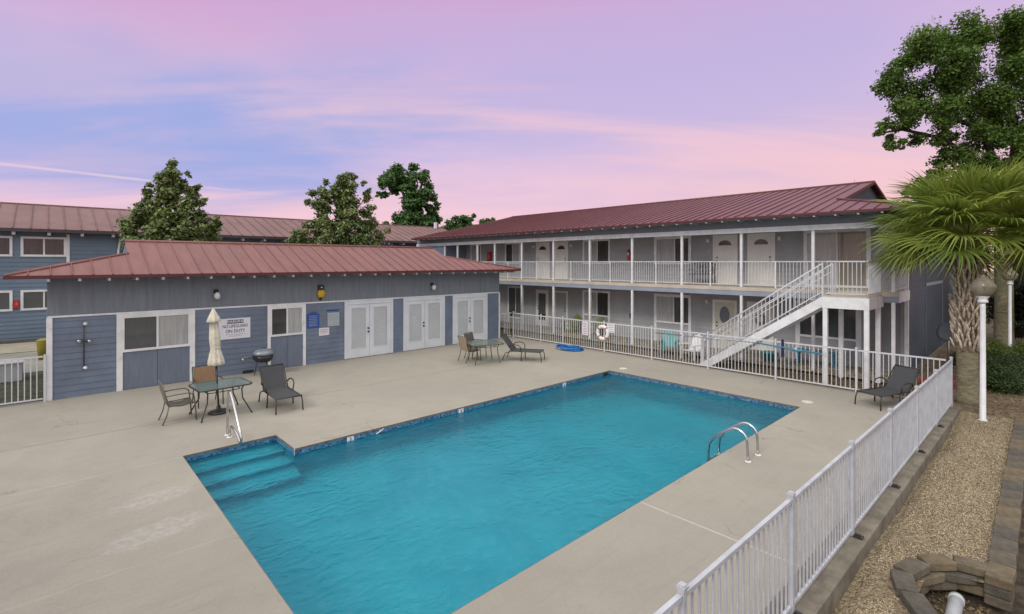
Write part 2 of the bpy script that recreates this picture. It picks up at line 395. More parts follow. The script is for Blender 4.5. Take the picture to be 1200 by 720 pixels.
def tone_mat(name, dark, light, rough=0.6, trans=0.25, spec=0.4, dry=None):
    """leaf/chip material: colour runs over the 'tone' attribute of every leaf"""
    m, t, b = newmat(name)
    at = t.new('ShaderNodeAttribute'); at.attribute_name = 'tone'
    c = t.mix(at.outputs['Fac'], dark + (1,), light + (1,))
    if dry: c = t.mix(t.step(at.outputs['Fac'], 0.93, 0.97), c, dry + (1,))
    t.put(b.inputs['Base Color'], c); b.inputs['Roughness'].default_value = rough; b.inputs['Specular IOR Level'].default_value = spec
    if trans:
        tl = t.new('ShaderNodeBsdfTranslucent'); t.put(tl.inputs[0], c)
        mx = t.new('ShaderNodeMixShader'); mx.inputs[0].default_value = trans
        t.l.new(b.outputs[0], mx.inputs[1]); t.l.new(tl.outputs[0], mx.inputs[2])
        t.l.new(mx.outputs[0], t.n['Material Output'].inputs[0])
    return m
M['leaf_oak'] = tone_mat('oak_leaf', (0.046, 0.098, 0.016), (0.16, 0.265, 0.045), 0.55, 0.38)
M['leaf_mag'] = tone_mat('magnolia_leaf', (0.058, 0.096, 0.028), (0.235, 0.30, 0.095), 0.35, 0.15, 0.5, dry=(0.16, 0.12, 0.06))
M['leaf_far'] = tone_mat('far_leaf', (0.040, 0.105, 0.030), (0.125, 0.235, 0.070), 0.6, 0.3)
M['leaf_shrub'] = tone_mat('shrub_leaf', (0.020, 0.042, 0.010), (0.075, 0.120, 0.025), 0.5, 0.25)
M['leaf_lime'] = tone_mat('lime_leaf', (0.055, 0.085, 0.012), (0.16, 0.20, 0.03), 0.5, 0.3)
M['leaf_dark'] = tone_mat('dark_leaf', (0.008, 0.014, 0.006), (0.026, 0.042, 0.014), 0.6, 0.2)
M['frond'] = tone_mat('palm_frond', (0.100, 0.165, 0.026), (0.42, 0.47, 0.090), 0.45, 0.35, 0.5)
M['chips'] = tone_mat('gravel_chips', (0.17, 0.128, 0.082), (0.66, 0.54, 0.38), 0.85, 0.0, 0.3)
M['litter'] = tone_mat('dry_leaves', (0.09, 0.058, 0.032), (0.34, 0.24, 0.14), 0.85, 0.0, 0.3)
M['stone'] = [mat('block_%d' % i, c, 0.9, 0.22, 5, bump=0.7, bscale=45, dirt=(0.075, 0.068, 0.058), dirtscale=3) for i, c in enumerate(
    [(0.150, 0.120, 0.080), (0.122, 0.102, 0.074), (0.096, 0.085, 0.069), (0.160, 0.122, 0.076), (0.112, 0.096, 0.076)])]

# ------------------------------------------------------------------ scatter helpers
def leaf_mesh(name, P, N, size, mat_, tone, aspect=0.55, fold=0.0):
    """one rhombus leaf per point P with normal N"""
    n = len(P)
    N = N / (np.linalg.norm(N, axis=1, keepdims=True) + 1e-9)
    a = nr.normal(size=(n, 3)); T = np.cross(N, a); T /= (np.linalg.norm(T, axis=1, keepdims=True) + 1e-9)
    B = np.cross(N, T); L = (size * nr.uniform(0.7, 1.3, n))[:, None]; W = L * aspect
    V = np.stack([P - T * L * .5, P + B * W * .5 + N * L * fold, P + T * L * .5, P - B * W * .5 + N * L * fold], 1).reshape(-1, 3)
    me = bpy.data.meshes.new(name); me.vertices.add(4 * n); me.vertices.foreach_set('co', V.astype(np.float32).ravel())
    me.loops.add(4 * n); me.loops.foreach_set('vertex_index', np.arange(4 * n, dtype=np.int32))
    me.polygons.add(n); me.polygons.foreach_set('loop_start', np.arange(0, 4 * n, 4, dtype=np.int32))
    me.update(calc_edges=True)
    at = me.attributes.new('tone', 'FLOAT', 'FACE'); at.data.foreach_set('value', np.clip(tone, 0, 1).astype(np.float32))
    me.materials.append(mat_); return me
def link_mesh(name, me, parent=None):
    o = bpy.data.objects.new(name, me); COL.objects.link(o)
    if parent: o.parent = parent
    return o

def clump_cloud(clumps, density, size, up=0.5, shell=0.55, flat=0.8, aspect=0.55):
    """clumps: (x,y,z,r). returns points, normals, tones"""
    Ps, Ns, Ts = [], [], []
    for (x, y, z, r) in clumps:
        k = max(14, int(density * 12.57 * r * r / (0.5 * aspect * size * size)))
        d = nr.normal(size=(k, 3)); d /= np.linalg.norm(d, axis=1, keepdims=True)
        rad = r * (shell + (1 - shell) * nr.random(k) ** 0.7) * (1 + 0.14 * nr.normal(size=k))
        lump = 1 + 0.28 * np.sin(d[:, 0] * 5 + x * 3) * np.sin(d[:, 1] * 6 + y * 2) + 0.22 * np.sin(d[:, 2] * 7 + z)
        p = d * (rad * lump)[:, None]; p[:, 2] *= flat
        Ps.append(p + np.array([x, y, z]))
        Ns.append(d * 0.7 + nr.normal(size=(k, 3)) * 0.55 + np.array([0, 0, up]))
        Ts.append(np.clip(rnd.uniform(0.2, 0.8) + nr.normal(size=k) * 0.22, 0, 1))
    return np.concatenate(Ps), np.concatenate(Ns), np.concatenate(Ts)

CAM_R = Vector((0.7306, -0.6828, 0)); CAM_F = Vector((0.6828, 0.7306, 0))   # view's right and forward, only to turn trees
def tree(name, label, base, trunk_pts, limbs, clumps, density, leaf, lmat, bmat, cat='tree', group=None, up=0.5, aspect=0.55, split=1, rtrunk=(0.3, 0.15), shell=0.5, flat=0.8, spread=0.0):
    """limbs and clumps are given as (right, up, depth[, radius]) metres from the base"""
    def W(p): return CAM_R * p[0] + CAM_F * p[2] + Vector((0, 0, p[1]))
    root = thing(name, label, cat, base, 0, group)
    mb = MB(); n = len(trunk_pts)
    mb.tube([W(p) for p in trunk_pts], [rtrunk[0] + (rtrunk[1] - rtrunk[0]) * i / (n - 1) for i in range(n)], 10)
    mb.build('trunk', bmat, root)
    lm = MB()
    for pts, r in limbs:
        lm.tube([W(p) for p in pts], [r * (1 - 0.75 * i / (len(pts) - 1)) for i in range(len(pts))], 6)
    if limbs: lm.build('limbs', bmat, root)
    C = []
    for (a, b, c, r) in clumps:
        w = W((a, b, c))
        if split <= 1: C.append((w.x, w.y, w.z, r))
        else:
            for k in range(split):
                o = nr.normal(size=3); o = o / np.linalg.norm(o) * r * (0.15 + spread + 0.45 * nr.random())
                C.append((w.x + o[0], w.y + o[1], w.z + o[2], r * rnd.uniform(0.45, 0.75)))
    P, N, T = clump_cloud(C, density, leaf, up, shell, flat, aspect)
    link_mesh('crown', leaf_mesh('crown', P, N, leaf, lmat, T, aspect), root)
    return root
CONTRAIL_N = (-0.02836, 0.13543, -0.99038)
ZEN = (1.41, 1.44, 1.38)
SUN_E = 1.3
EXPO = 0.0
# ------------------------------------------------------------------ setting
def sheet(name, mat_, xs, ys, z, hole=lambda x, y: False, zf=None):
    mb = MB(); idx = {}
    def vi(i, j):
        if (i, j) not in idx:
            idx[(i, j)] = len(mb.v); x, y = xs[i], ys[j]; mb.v.append((x, y, zf(x, y) if zf else z))
        return idx[(i, j)]
    for i in range(len(xs) - 1):
        for j in range(len(ys) - 1):
            if hole((xs[i] + xs[i + 1]) / 2, (ys[j] + ys[j + 1]) / 2): continue
            mb.f.append((vi(i, j), vi(i + 1, j), vi(i + 1, j + 1), vi(i, j + 1))); mb.s.append(False)
    return struct(mb.build(name, mat_))
PX0, PX1, PY0, PY1 = 1.9, 14.08, 4.27, 10.17          # pool
BX1, BY1 = 3.6, 11.25                                   # entry bay
def inpool(x, y): return (PX0 < x < PX1 and PY0 < y < PY1) or (PX0 < x < BX1 and PY0 < y < BY1)
DX0, DX1, DY0, DY1 = -10.0, 16.95, 1.5, 18.3
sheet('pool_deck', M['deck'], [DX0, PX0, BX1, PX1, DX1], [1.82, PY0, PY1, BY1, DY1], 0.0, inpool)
# ground sheets round the deck
sheet('ground', M['ground'], [-300, DX0, DX1, 300], [0.30, 1.5, DY1, 400], -0.06,
      lambda x, y: (DX0 < x < DX1 and 0.30 < y < DY1))
sheet('lower_ground', M['soil'], [-300, 300], [-300, 1.9], -0.52)
bk_ = MB()
for x0_, x1_ in ((16.7, 300), (-300, -9.9)): bk_.poly([(x0_, -.9, -.515), (x1_, -.9, -.515), (x1_, .32, -.064), (x0_, .32, -.064)])
struct(bk_.build('bank', M['ground']))
def gz(x, y):
    k = min(1, max(0, (x - 15.2) / 1.6)); e = min(1, max(0, (y - 1.12 - .0165 * (16.9 - x)) / .3)); return (-0.13 + 0.03 * math.sin(x * 1.7) * math.cos(y * 4) - .09 * e * e) * (1 - k) - 0.066 * k
gx = [-10, -6, -3, 0, 3, 5, 6.2] + [6.2 + 0.2 * i for i in range(1, 60)]
gx = [x for x in gx if x < 16.95] + [18.2]
gy = [0.30, 0.45, 0.60, 0.8, 1.0, 1.15, 1.25, 1.35, 1.45, 1.55, 1.65, 1.95]
def pit(x, y): return x < 8.28 and y < 1.0
sheet('gravel_bed', M['gravel'], gx, gy, 0, pit, gz)
sheet('drain_pit_floor', M['soil'], [-10, 8.9], [0.30, 1.9], -0.47)
# far concrete, lane and lawn at the left
sheet('walkway', mat('walkway_concrete', (0.36, 0.32, 0.25), 0.85, 0.1, 0.8, dirt=(0.26, 0.22, 0.16)), [-30, 16], [29.0, 32.4], -0.03)
sheet('lane', mat('lane_concrete', (0.25, 0.24, 0.215), 0.9, 0.12, 0.6, dirt=(0.19, 0.18, 0.16)), [-30, 16], [23.6, 29.0], -0.045)
sheet('lawn', mat('dull_lawn', (0.055, 0.058, 0.032), 0.95, 0.4, 5, bump=0.8, bscale=30), [-30, 0.0], [18.3, 23.6], -0.05)
sheet('patio_walk', mat('patio_concrete', (0.33, 0.30, 0.25), 0.85, 0.12, 1.2, dirt=(0.2, 0.17, 0.13)), [18.75, 20.95], [3.0, 30], 0.02)
# pool shell
pb = MB()
def wall4(x0, y0, x1, y1, z0, z1): pb.poly([(x0, y0, z0), (x1, y1, z0), (x1, y1, z1), (x0, y0, z1)])
loop = [(PX0, PY0), (PX1, PY0), (PX1, PY1), (BX1, PY1), (BX1, BY1), (PX0, BY1)]
for i in range(6):
    a, b = loop[i], loop[(i + 1) % 6]; wall4(a[0], a[1], b[0], b[1], -2.2, -0.16)
pb.poly([(PX0, PY0, -1.05), (PX0, PY1, -1.05), (7.5, PY1, -1.35), (7.5, PY0, -1.35)])
pb.poly([(7.5, PY0, -1.35), (7.5, PY1, -1.35), (PX1, PY1, -2.0), (PX1, PY0, -2.0)])
pb.poly([(PX0, PY1, -1.05), (PX0, BY1, -1.05), (BX1, BY1, -1.05), (BX1, PY1, -1.05)])
struct(pb.build('pool_basin', M['plaster']))
sp = MB()
for y0, z in ((10.72, -0.34), (10.20, -0.56), (9.68, -0.78)): sp.box(PX0 + .003, BX1 - .003, y0, BY1 - .003, -1.04, z)
struct(sp.build('pool_steps', M['plaster']))
se = MB()
for y0, z in ((10.72, -0.34), (10.20, -0.56), (9.68, -0.78)): se.box(PX0 + .006, BX1 - .006, y0 - .004, y0 + .07, z - .05, z + .004)
struct(se.build('pool_step_edge', M['plaster_edge']))
tb = MB(); cb = MB()
for i in range(6):
    a, b = Vector(loop[i] + (0,)), Vector(loop[(i + 1) % 6] + (0,))
    d = (b - a).normalized(); nrm = Vector((-d.y, d.x, 0))           # into the water
    a2, b2 = a + nrm * .004, b + nrm * .004
    tb.poly([a2 + Vector((0, 0, -.19)), b2 + Vector((0, 0, -.19)), b2 + Vector((0, 0, -.035)), a2 + Vector((0, 0, -.035))])
    a3, b3 = a + nrm * .008, b + nrm * .008
    cb.poly([a3 + Vector((0, 0, -.037)), b3 + Vector((0, 0, -.037)), b3, a3])
    cb.poly([a3, b3, b - d * .0, a + d * .0])
struct(tb.build('pool_tile_band', M['tile'])); struct(cb.build('coping_lip_shadow_strip', M['lip_shadow']))
WZ = -0.125
sheet('pool_water', M['water'], [PX0 + .004, BX1, PX1 - .004], [PY0 + .004, PY1, BY1 - .004], WZ, lambda x, y: x > BX1 and y > PY1)
# deep-end floor drain and depth tiles on the waterline band
def text(s, size, mat_, parent, Mx, ext=0.002, name='lettering', align='CENTER', sx=1.0):
    cu = bpy.data.curves.new('t', 'FONT'); cu.body = s; cu.size = size; cu.extrude = ext
    cu.align_x = align; cu.align_y = 'CENTER'; cu.offset = size * 0.012
    ob = bpy.data.objects.new('t', cu); COL.objects.link(ob)
    me = bpy.data.meshes.new_from_object(ob.evaluated_get(bpy.context.evaluated_depsgraph_get()))
    bpy.data.objects.remove(ob); me.transform(Mx @ Matrix.Diagonal((sx, 1, 1, 1))); me.materials.clear(); me.materials.append(mat_)
    return link_mesh(name, me, parent)
WALLM = lambda x, y, z: Matrix.Translation((x, y, z)) @ Matrix.Rotation(R(90), 4, 'X')      # lettering read from -y
for x, s, lab in ((4.76, '3', 'white depth tile with dark numeral three by the entry steps'), (7.72, '4', 'white depth tile half way along the house side of the pool'), (11.71, '5', 'white depth tile near the far corner of the pool')):
    t = thing('depth_tile', lab, 'depth marker', (x, PY1 - .004, -.09), 0, 'depth tiles along the pool waterline')
    BX('tile', M['sign_white'], t, -.075, .075, -.012, 0, -.055, .055)
    text(s, .10, M['sign_navy'], t, Matrix.Translation((0, -.014, 0)) @ Matrix.Rotation(R(90), 4, 'X'), name='numeral')
mk = MB().tube([(5.36, PY1 - .012, -.12), (5.46, PY1 - .012, -.085), (5.54, PY1 - .012, -.04)], .012, 6)
mk.tube([(5.44, PY1 - .012, -.05), (5.49, PY1 - .012, -.08)], .010, 6)
tag(mk.build('wall_mark', M['sign_white']), 'small white slanted mark on blue waterline tiles beside the depth numeral', 'pool mark')
for (x, y, lab) in ((14.72, 4.30, 'round skimmer lid in deck at the near right pool corner'), (14.66, 10.02, 'round skimmer lid in deck at the far pool corner')):
    tag(MB().lathe([(.14, 0), (.14, .006), (.125, .010), (0.01, .012)], (x, y, .001), 24).build('skimmer_cover', M['skimmer_lid']), lab, 'skimmer lid', 'skimmer lids in the deck')
# returns / corner fitting
tag(MB().box(13.72, 13.9, PY1 - .05, PY1 - .01, -.11, -.04).build('skimmer_mouth', M['black']), 'dark skimmer opening in the tile at the far pool corner', 'skimmer')

# ------------------------------------------------------------------ building pieces
def lap(mb, axis, c, a0, a1, z0, z1, e, out=-1, t=0.024):
    """lap siding boards; out is the sign of the facing direction"""
    z = z0; k = 0
    while z < z1 - 1e-4:
        zt = min(z + e, z1)
        if axis == 'x':
            P = lambda a, d, zz: (a, c + out * d, zz)
        else:
            P = lambda a, d, zz: (c + out * d, a, zz)
        q = [P(a0, t, z), P(a1, t, z), P(a1, .002, zt), P(a0, .002, zt)]
        l = [P(a0, .002, z), P(a1, .002, z), P(a1, t, z), P(a0, t, z)]
        if (axis == 'x') != (out < 0): q = q[::-1]; l = l[::-1]
        mb.poly(q); mb.poly(l); z = zt
    return mb
def frame_x(name, mat_, parent, y, x0, x1, z0, z1, w=.09, d=.045, sill=True):
    """rectangular trim on a wall facing -y"""
    f = MB().box(x0, x0 + w, y - d, y, z0, z1).box(x1 - w, x1, y - d, y, z0, z1)
    f.box(x0 + w, x1 - w, y - d, y, z1 - w, z1)
    if sill: f.box(x0 + w, x1 - w, y - d - .01, y, z0, z0 + w)
    return f.build(name, mat_, parent)
def frame_y(name, mat_, parent, x, y0, y1, z0, z1, w=.09, d=.045, sill=True):
    f = MB().box(x - d, x, y0, y0 + w, z0, z1).box(x - d, x, y1 - w, y1, z0, z1)
    f.box(x - d, x, y0 + w, y1 - w, z1 - w, z1)
    if sill: f.box(x - d - .01, x, y0 + w, y1 - w, z0, z0 + w)
    return f.build(name, mat_, parent)
def seams(mb, lines, w=.016, h=.024):
    """raised standing seams: each line a-b on the roof"""
    for a, b in lines:
        a, b = Vector(a), Vector(b)
        if (b - a).length < .15: continue
        d = (b - a).normalized(); s = d.cross(Vector((0, 0, 1))).normalized() * w; up = s.cross(d).normalized() * h
        if up.z < 0: up = -up
        n = len(mb.v)
        mb.v += [tuple(p) for p in (a - s, a + s, a + s * .6 + up, a - s * .6 + up, b - s, b + s, b + s * .6 + up, b - s * .6 + up)]
        for q in ((0, 1, 2, 3), (7, 6, 5, 4), (1, 5, 6, 2), (2, 6, 7, 3), (3, 7, 4, 0)):
            mb.f.append(tuple(n + i for i in q)); mb.s.append(False)

# ------------------------------------------------------------------ pool house
PH = thing('pool_house', 'long low blue-grey pool house with dusty red metal roof behind the pool', 'pool house', (0, 0, 0))
YW = 18.2; HX0, HX1 = 0.02, 16.15; YB = 22.0
w = MB(); lap(w, 'x', YW, HX0, HX1, 0.0, 2.20, .175, -1, .017)
lap(w, 'y', HX0, YW, YB, 0, 2.20, .175, -1); lap(w, 'y', HX1, YW, YB, 0, 2.20, .175, 1)
w.box(HX0, HX1, YW, YB, -.05, 2.215); w.build('lower_wall', M['siding_blue'], PH)
w = MB().box(HX0, HX1, YW - .012, YB, 2.215, 3.40)
x = HX0 + .3
while x < HX1:
    w.box(x, x + .03, YW - .0185, YW - .012, 2.25, 3.38); x += .305
w.build('upper_wall', M['panel_grey'], PH)
b = MB().box(HX0, HX1, YW - .035, YW - .012, 2.205, 2.255); b.build('trim_band', M['white'], PH)
b = MB().box(HX0 - .02, HX0 + .10, YW - .045, YW + .08, 0, 2.205); b.build('corner_trim', M['white'], PH)
b = MB().box(HX1 - .05, HX1 + .02, YW - .045, YW + .08, 0, 2.205); b.build('corner_trim', M['white'], PH)
def ph_window(x0, x1, wz0, wz1, tw, panes, pw=.10):
    win = MB().box(x0, x0 + tw, YW - .05, YW - .012, 0, 2.205).box(x1 - tw, x1, YW - .05, YW - .012, 0, 2.205)
    win.box(x0 + tw, x1 - tw, YW - .05, YW - .012, wz1, 2.205)
    fr = win.build('window', M['white'], PH)
    f2 = MB().box(x0 + tw, x1 - tw, YW - .062, YW - .016, wz0 - .07, wz0).box(x0 + tw, x1 - tw, YW - .055, YW - .016, wz1 - .05, wz1 - .001)
    f2.box(x0 + tw, x0 + tw + .04, YW - .055, YW - .016, wz0, wz1 - .05).box(x1 - tw - .04, x1 - tw, YW - .055, YW - .016, wz0, wz1 - .05)
    xm = x0 + tw + (x1 - x0 - 2 * tw) * .5
    f2.box(xm - .025, xm + .025, YW - .058, YW - .016, wz0, wz1 - .05)
    f2.build('sash', M['white'], fr)
    for (a, bb, mm) in ((x0 + tw + .04, xm - .025, panes[0]), (xm + .025, x1 - tw - .04, panes[1])):
        BX('pane', mm, fr, a, bb, YW - .03, YW - .016, wz0, wz1 - .05)
    p = MB().box(x0 + tw, x1 - tw, YW - .026, YW - .015, 0.02, wz0 - .07)
    p.build('apron_panel', M['panel_blue'], PH)
    p = MB().box((x0 + x1) / 2 - .006, (x0 + x1) / 2 + .006, YW - .029, YW - .026, 0.03, wz0 - .08); p.build('panel_joint', M['siding_dark'], PH)
ph_window(1.47, 3.40, 1.17, 2.13, .14, (M['glass_screen'], M['glass_curtain']))
ph_window(5.53, 6.82, 1.20, 2.13, .10, (M['glass_dark'], M['glass_curtain']))
def french(x0, x1):
    d = MB().box(x0, x0 + .10, YW - .06, YW - .012, 0, 2.20).box(x1 - .10, x1, YW - .06, YW - .012, 0, 2.20).box(x0 + .1, x1 - .1, YW - .06, YW - .012, 2.07, 2.20)
    fr = d.build('french_door', M['door_blue_white'], PH)
    xm = (x0 + x1) / 2
    for (a, bb) in ((x0 + .105, xm - .006), (xm + .006, x1 - .105)):
        g0, g1, gz0, gz1 = a + .16, bb - .16, .36, 1.93
        lf = MB().box(a, g0, YW - .045, YW - .014, .02, 2.06).box(g1, bb, YW - .045, YW - .014, .02, 2.06)
        lf.box(g0, g1, YW - .045, YW - .014, .02, gz0).box(g0, g1, YW - .045, YW - .014, gz1, 2.06)
        for q in ((g0 - .02, g0 + .012), (g1 - .012, g1 + .02)): lf.box(q[0], q[1], YW - .053, YW - .0445, gz0 - .02, gz1 + .02)
        lf.box(g0 + .012, g1 - .012, YW - .053, YW - .0445, gz0 - .02, gz0 + .012); lf.box(g0 + .012, g1 - .012, YW - .053, YW - .0445, gz1 - .012, gz1 + .02)
        leaf = lf.build('door_leaf', M['door_blue_white'], fr)
        BX('glass_panel', M['glass_blind'], fr, g0, g1, YW - .028, YW - .016, gz0, gz1)
    for z in (.98, 1.12):
        hd = MB(); hd.lathe([(.032, 0), (.036, .02), (.03, .05), (.01, .06)], (0, 0, 0), 12)
        k = len(hd.v) - 4 * 12
        for i in range(k, len(hd.v)):
            vx, vy, vz = hd.v[i]; hd.v[i] = (xm - .065 + vx, YW - .045 - vz, z + vy)
        hd.build('handle' if z < 1 else 'deadbolt', M['brass'], fr)
    BX('threshold', M['wood_dark'], fr, x0, x1, YW - .10, YW - .012, -.02, .022)
for q in ((8.27, 10.33), (10.81, 12.89), (13.33, 15.36)): french(*q)
# roof: low dutch gable
EZ = 3.36; EY0, EY1, EX0, EX1 = 17.45, 22.50, -.76, 16.90; RY, RZ = 19.97, 4.365; SL = (RZ - EZ) / (RY - EY0)
gl, gr = 1.82, 13.5; hy = 18.95; hz = EZ + SL * (hy - EY0); hyb = 2 * RY - hy
rf = MB()
def P(x, y, z): return (x, y, z)
for s in (0, 1):
    my = (lambda y: y) if s == 0 else (lambda y: 2 * RY - y)
    rf.poly([P(EX0, my(EY0), EZ), P(EX1, my(EY0), EZ), P(gr, my(hy), hz), P(gr, RY, RZ), P(gl, RY, RZ), P(gl, my(hy), hz)][::1 if s == 0 else -1])
rf.poly([P(EX0, EY1, EZ), P(EX0, EY0, EZ), P(gl, hy, hz), P(gl, hyb, hz)])
rf.poly([P(EX1, EY0, EZ), P(EX1, EY1, EZ), P(gr, hyb, hz), P(gr, hy, hz)])
L = []
x = EX0 + .42
while x < EX1 - .1:
    if x < gl: yt = EY0 + (x - EX0) / (gl - EX0) * (hy - EY0)
    elif x > gr: yt = EY0 + (EX1 - x) / (EX1 - gr) * (hy - EY0)
    else: yt = RY
    for my in (lambda y: y, lambda y: 2 * RY - y): L.append((P(x, my(EY0), EZ + .002), P(x, my(yt), EZ + SL * (yt - EY0) + .002)))
    x += .42
seams(rf, L)
rf.tube([P(gl, RY, RZ + .01), P(gr, RY, RZ + .01)], .05, 8)
for sx, gx_ in ((EX0, gl), (EX1, gr)):
    for yy, hh in ((EY0, hy), (EY1, hyb)): rf.tube([P(sx, yy, EZ + .01), P(gx_, hh, hz + .01)], .035, 6)
roof = rf.build('roof', M['roof_red'], PH)
g = MB()
for gx_, o in ((gl + .02, -1), (gr - .02, 1)): g.poly([P(gx_, hy, hz - .03), P(gx_, hyb, hz - .03), P(gx_, RY, RZ - .02)][::o])
g.build('gable', M['panel_grey'], PH)
f = MB()
f.box(EX0, EX1, EY0 - .018, EY0 + .012, EZ - .085, EZ - .004).box(EX0, EX1, EY1 - .012, EY1 + .018, EZ - .085, EZ - .004)
f.box(EX0 - .018, EX0 + .012, EY0 + .012, EY1 - .012, EZ - .085, EZ - .004).box(EX1 - .012, EX1 + .018, EY0 + .012, EY1 - .012, EZ - .085, EZ - .004)
f.build('fascia', M['fascia_red'], PH)
MB().box(EX0 + .02, EX1 - .02, EY0 + .02, EY1 - .02, EZ - .06, EZ - .03).build('soffit', M['panel_grey'], PH)
tail = MB().box(-.030, .030, -.03, .72, -.075, .0).mesh('rafter_tail', M['soffit'])
x = .04
while x < EX1:
    o = link_mesh('rafter_tail', tail, PH); o.location = (x, EY0 + .03, EZ - .087); x += .61

# fixtures on the pool house
def wall_lamp(x, z, lab):
    t = thing('wall_lamp', lab, 'wall lamp', (x, YW - .02, z), 0, 'globe lamps on the pool house wall')
    MB().box(-.07, .07, -.02, 0, .02, .15).tube([(0, -.02, .10), (0, -.12, .12), (0, -.17, .06)], .015, 8).build('bracket', M['black'], t)
    MB().lathe([(.03, .06), (.075, .02), (.09, -.04), (.085, -.10), (.05, -.15), (.01, -.16)], (0, -.17, 0), 16).build('globe', M['white_plastic'], t)
    return t
wall_lamp(3.98, 2.68, 'white globe lamp high on pool house wall above the closed parasol')
wall_lamp(12.22, 2.66, 'white globe lamp high on pool house wall above the middle french doors')
t = thing('alarm_beacon', 'yellow and black warning device on pool house wall above the notices', 'alarm', (7.36, YW - .02, 2.58))
MB().box(-.10, .10, -.10, 0, .10, .29).build('hood', M['black'], t)
MB().lathe([(.03, .0), (.12, .02), (.15, .07), (.12, .12), (.03, .13)], (0, 0, 0), 14, lambda a, i: 1 + .12 * math.cos(8 * a)).xf(Matrix.Translation((0, 0, -.03)) @ Matrix.Rotation(R(90), 4, 'X')).build('body', M['yellow'], t)
MB().box(-.10, .10, -.09, 0, -.16, .10).build('housing', M['yellow'], t)
MB().box(-.035, .035, -.05, 0, -.27, -.165).build('stem', M['black'], t)
MB().box(-.025, .025, -.112, -.101, .18, .22).build('lens', M['sign_white'], t)
def sign(name, lab, x0, x1, z0, z1, m_, cat='sign', y=YW - .02, arch=False):
    t = thing(name, lab, cat, ((x0 + x1) / 2, y, (z0 + z1) / 2)); hw, hh = (x1 - x0) / 2, (z1 - z0) / 2
    if arch:
        pts = [(-hw, 0, -hh), (hw, 0, -hh), (hw, 0, hh * .8)] + [(hw * .72 * math.cos(a), 0, hh * .8 + hh * .22 * math.sin(a)) for a in [math.pi * i / 8 for i in range(9)]] + [(-hw, 0, hh * .8)]
        MB().prism(pts, (0, -.014, 0)).build('board', m_, t)
    else: BX('board', m_, t, -hw, hw, -.014, 0, -hh, hh)
    return t
TM = lambda x, z: Matrix.Translation((x, -.0145, z)) @ Matrix.Rotation(R(90), 4, 'X')
t = sign('lifeguard_sign', 'white sign saying no lifeguard on duty on blue siding behind the parasol', 4.03, 4.99, 1.19, 1.86, M['sign_white'])
MB().box(-.21, .27, -.0165, -.014, .165, .285).build('warning_bar', M['sign_navy'], t)
text('WARNING', .115, M['sign_white'], t, Matrix.Translation((.03, -.018, .225)) @ Matrix.Rotation(R(90), 4, 'X'))
text('NO LIFEGUARD', .135, M['sign_navy'], t, TM(.03, .075), sx=.80)
text('ON DUTY', .15, M['sign_navy'], t, TM(.03, -.085), sx=.85)
lb = MB()
for z, hw in ((-.20, .30), (-.255, .22)):
    x = -hw + .05
    while x < hw:
        l = rnd.uniform(.04, .09); lb.box(x, min(x + l, hw), -.016, -.014, z, z + .022); x += l + .02
lb.build('small_print', M['ink_grey'], t)
def lines(t, rows, x0, x1, h, mm, name='small_print'):
    lb = MB()
    for z in rows:
        x = x0
        while x < x1 - .01:
            l = rnd.uniform(.02, .07); lb.box(x, min(x + l, x1), -.0165, -.014, z, z + h); x += l + .012
    lb.build(name, mm, t)
t = sign('rules_sign', 'deep blue notice with rounded top on siding beside the small window', 6.88, 7.31, 1.31, 1.88, M['sign_blue'], arch=True)
lines(t, [.14, .08, .02, -.04, -.10, -.16, -.21], -.16, .15, .016, M['sign_grey'])
t = sign('rules_board', 'pale grey notice board with blue heading beside the french doors', 7.62, 8.07, 1.32, 1.82, M['sign_grey'])
lines(t, [.16, .10, .04, -.02, -.08, -.14, -.19], -.17, .17, .012, M['ink_grey'])
t = thing('heading_letters', 'small dark blue heading letters above the pale grey notice', 'lettering', (7.83, YW - .02, 1.91))
lines(t, [-.03], -.24, .24, .055, M['sign_blue'], 'letters')
t = sign('small_notice', 'small white notice under the blue and grey notices', 7.30, 7.68, 1.00, 1.28, M['sign_white'])
lines(t, [.06, .0, -.06], -.14, .14, .02, M['ink_red'])
# outdoor shower
t = thing('outdoor_shower', 'thin metal outdoor shower pipe on the left end of the blue siding', 'shower', (.76, YW - .02, 0))
MB().tube([(0, -.05, .72), (0, -.05, 2.06)], .014, 8).tube([(-.14, -.06, 1.54), (.14, -.06, 1.50)], .02, 8).build('pipe', M['dark_metal'], t)
for z in (2.0, .78): MB().lathe([(.035, 0), (.05, .03), (.02, .08)], (0, 0, 0), 12).xf(Matrix.Translation((.03, -.04, z)) @ Matrix.Rotation(R(90), 4, 'X')).build('shower_head', M['white_plastic'], t)
MB().lathe([(.05, 0), (.055, .02), (.03, .05)], (0, 0, 0), 12).xf(Matrix.Translation((-.1, -.07, 1.53)) @ Matrix.Rotation(R(90), 4, 'X')).build('valve', M['steel'], t)
MB().lathe([(.05, 0), (.055, .02), (.03, .05)], (0, 0, 0), 12).xf(Matrix.Translation((.12, -.07, 1.51)) @ Matrix.Rotation(R(90), 4, 'X')).build('valve', M['steel'], t)
t = thing('hose_tap', 'small white tap on the siding left of the grill', 'tap', (4.74, YW - .02, .5))
MB().tube([(0, 0, 0), (0, -.08, 0), (0, -.12, -.04)], .022, 8).build('spout', M['white_plastic'], t)
MB().tube([(.02, -.025, .02), (.42, -.025, .06), (.55, -.025, .06)], .010, 6).build('pipe', M['pole_grey'], t)
MB().box(.02, .34, -.06, -.002, -.48, -.40).build('bracket', M['black'], t)

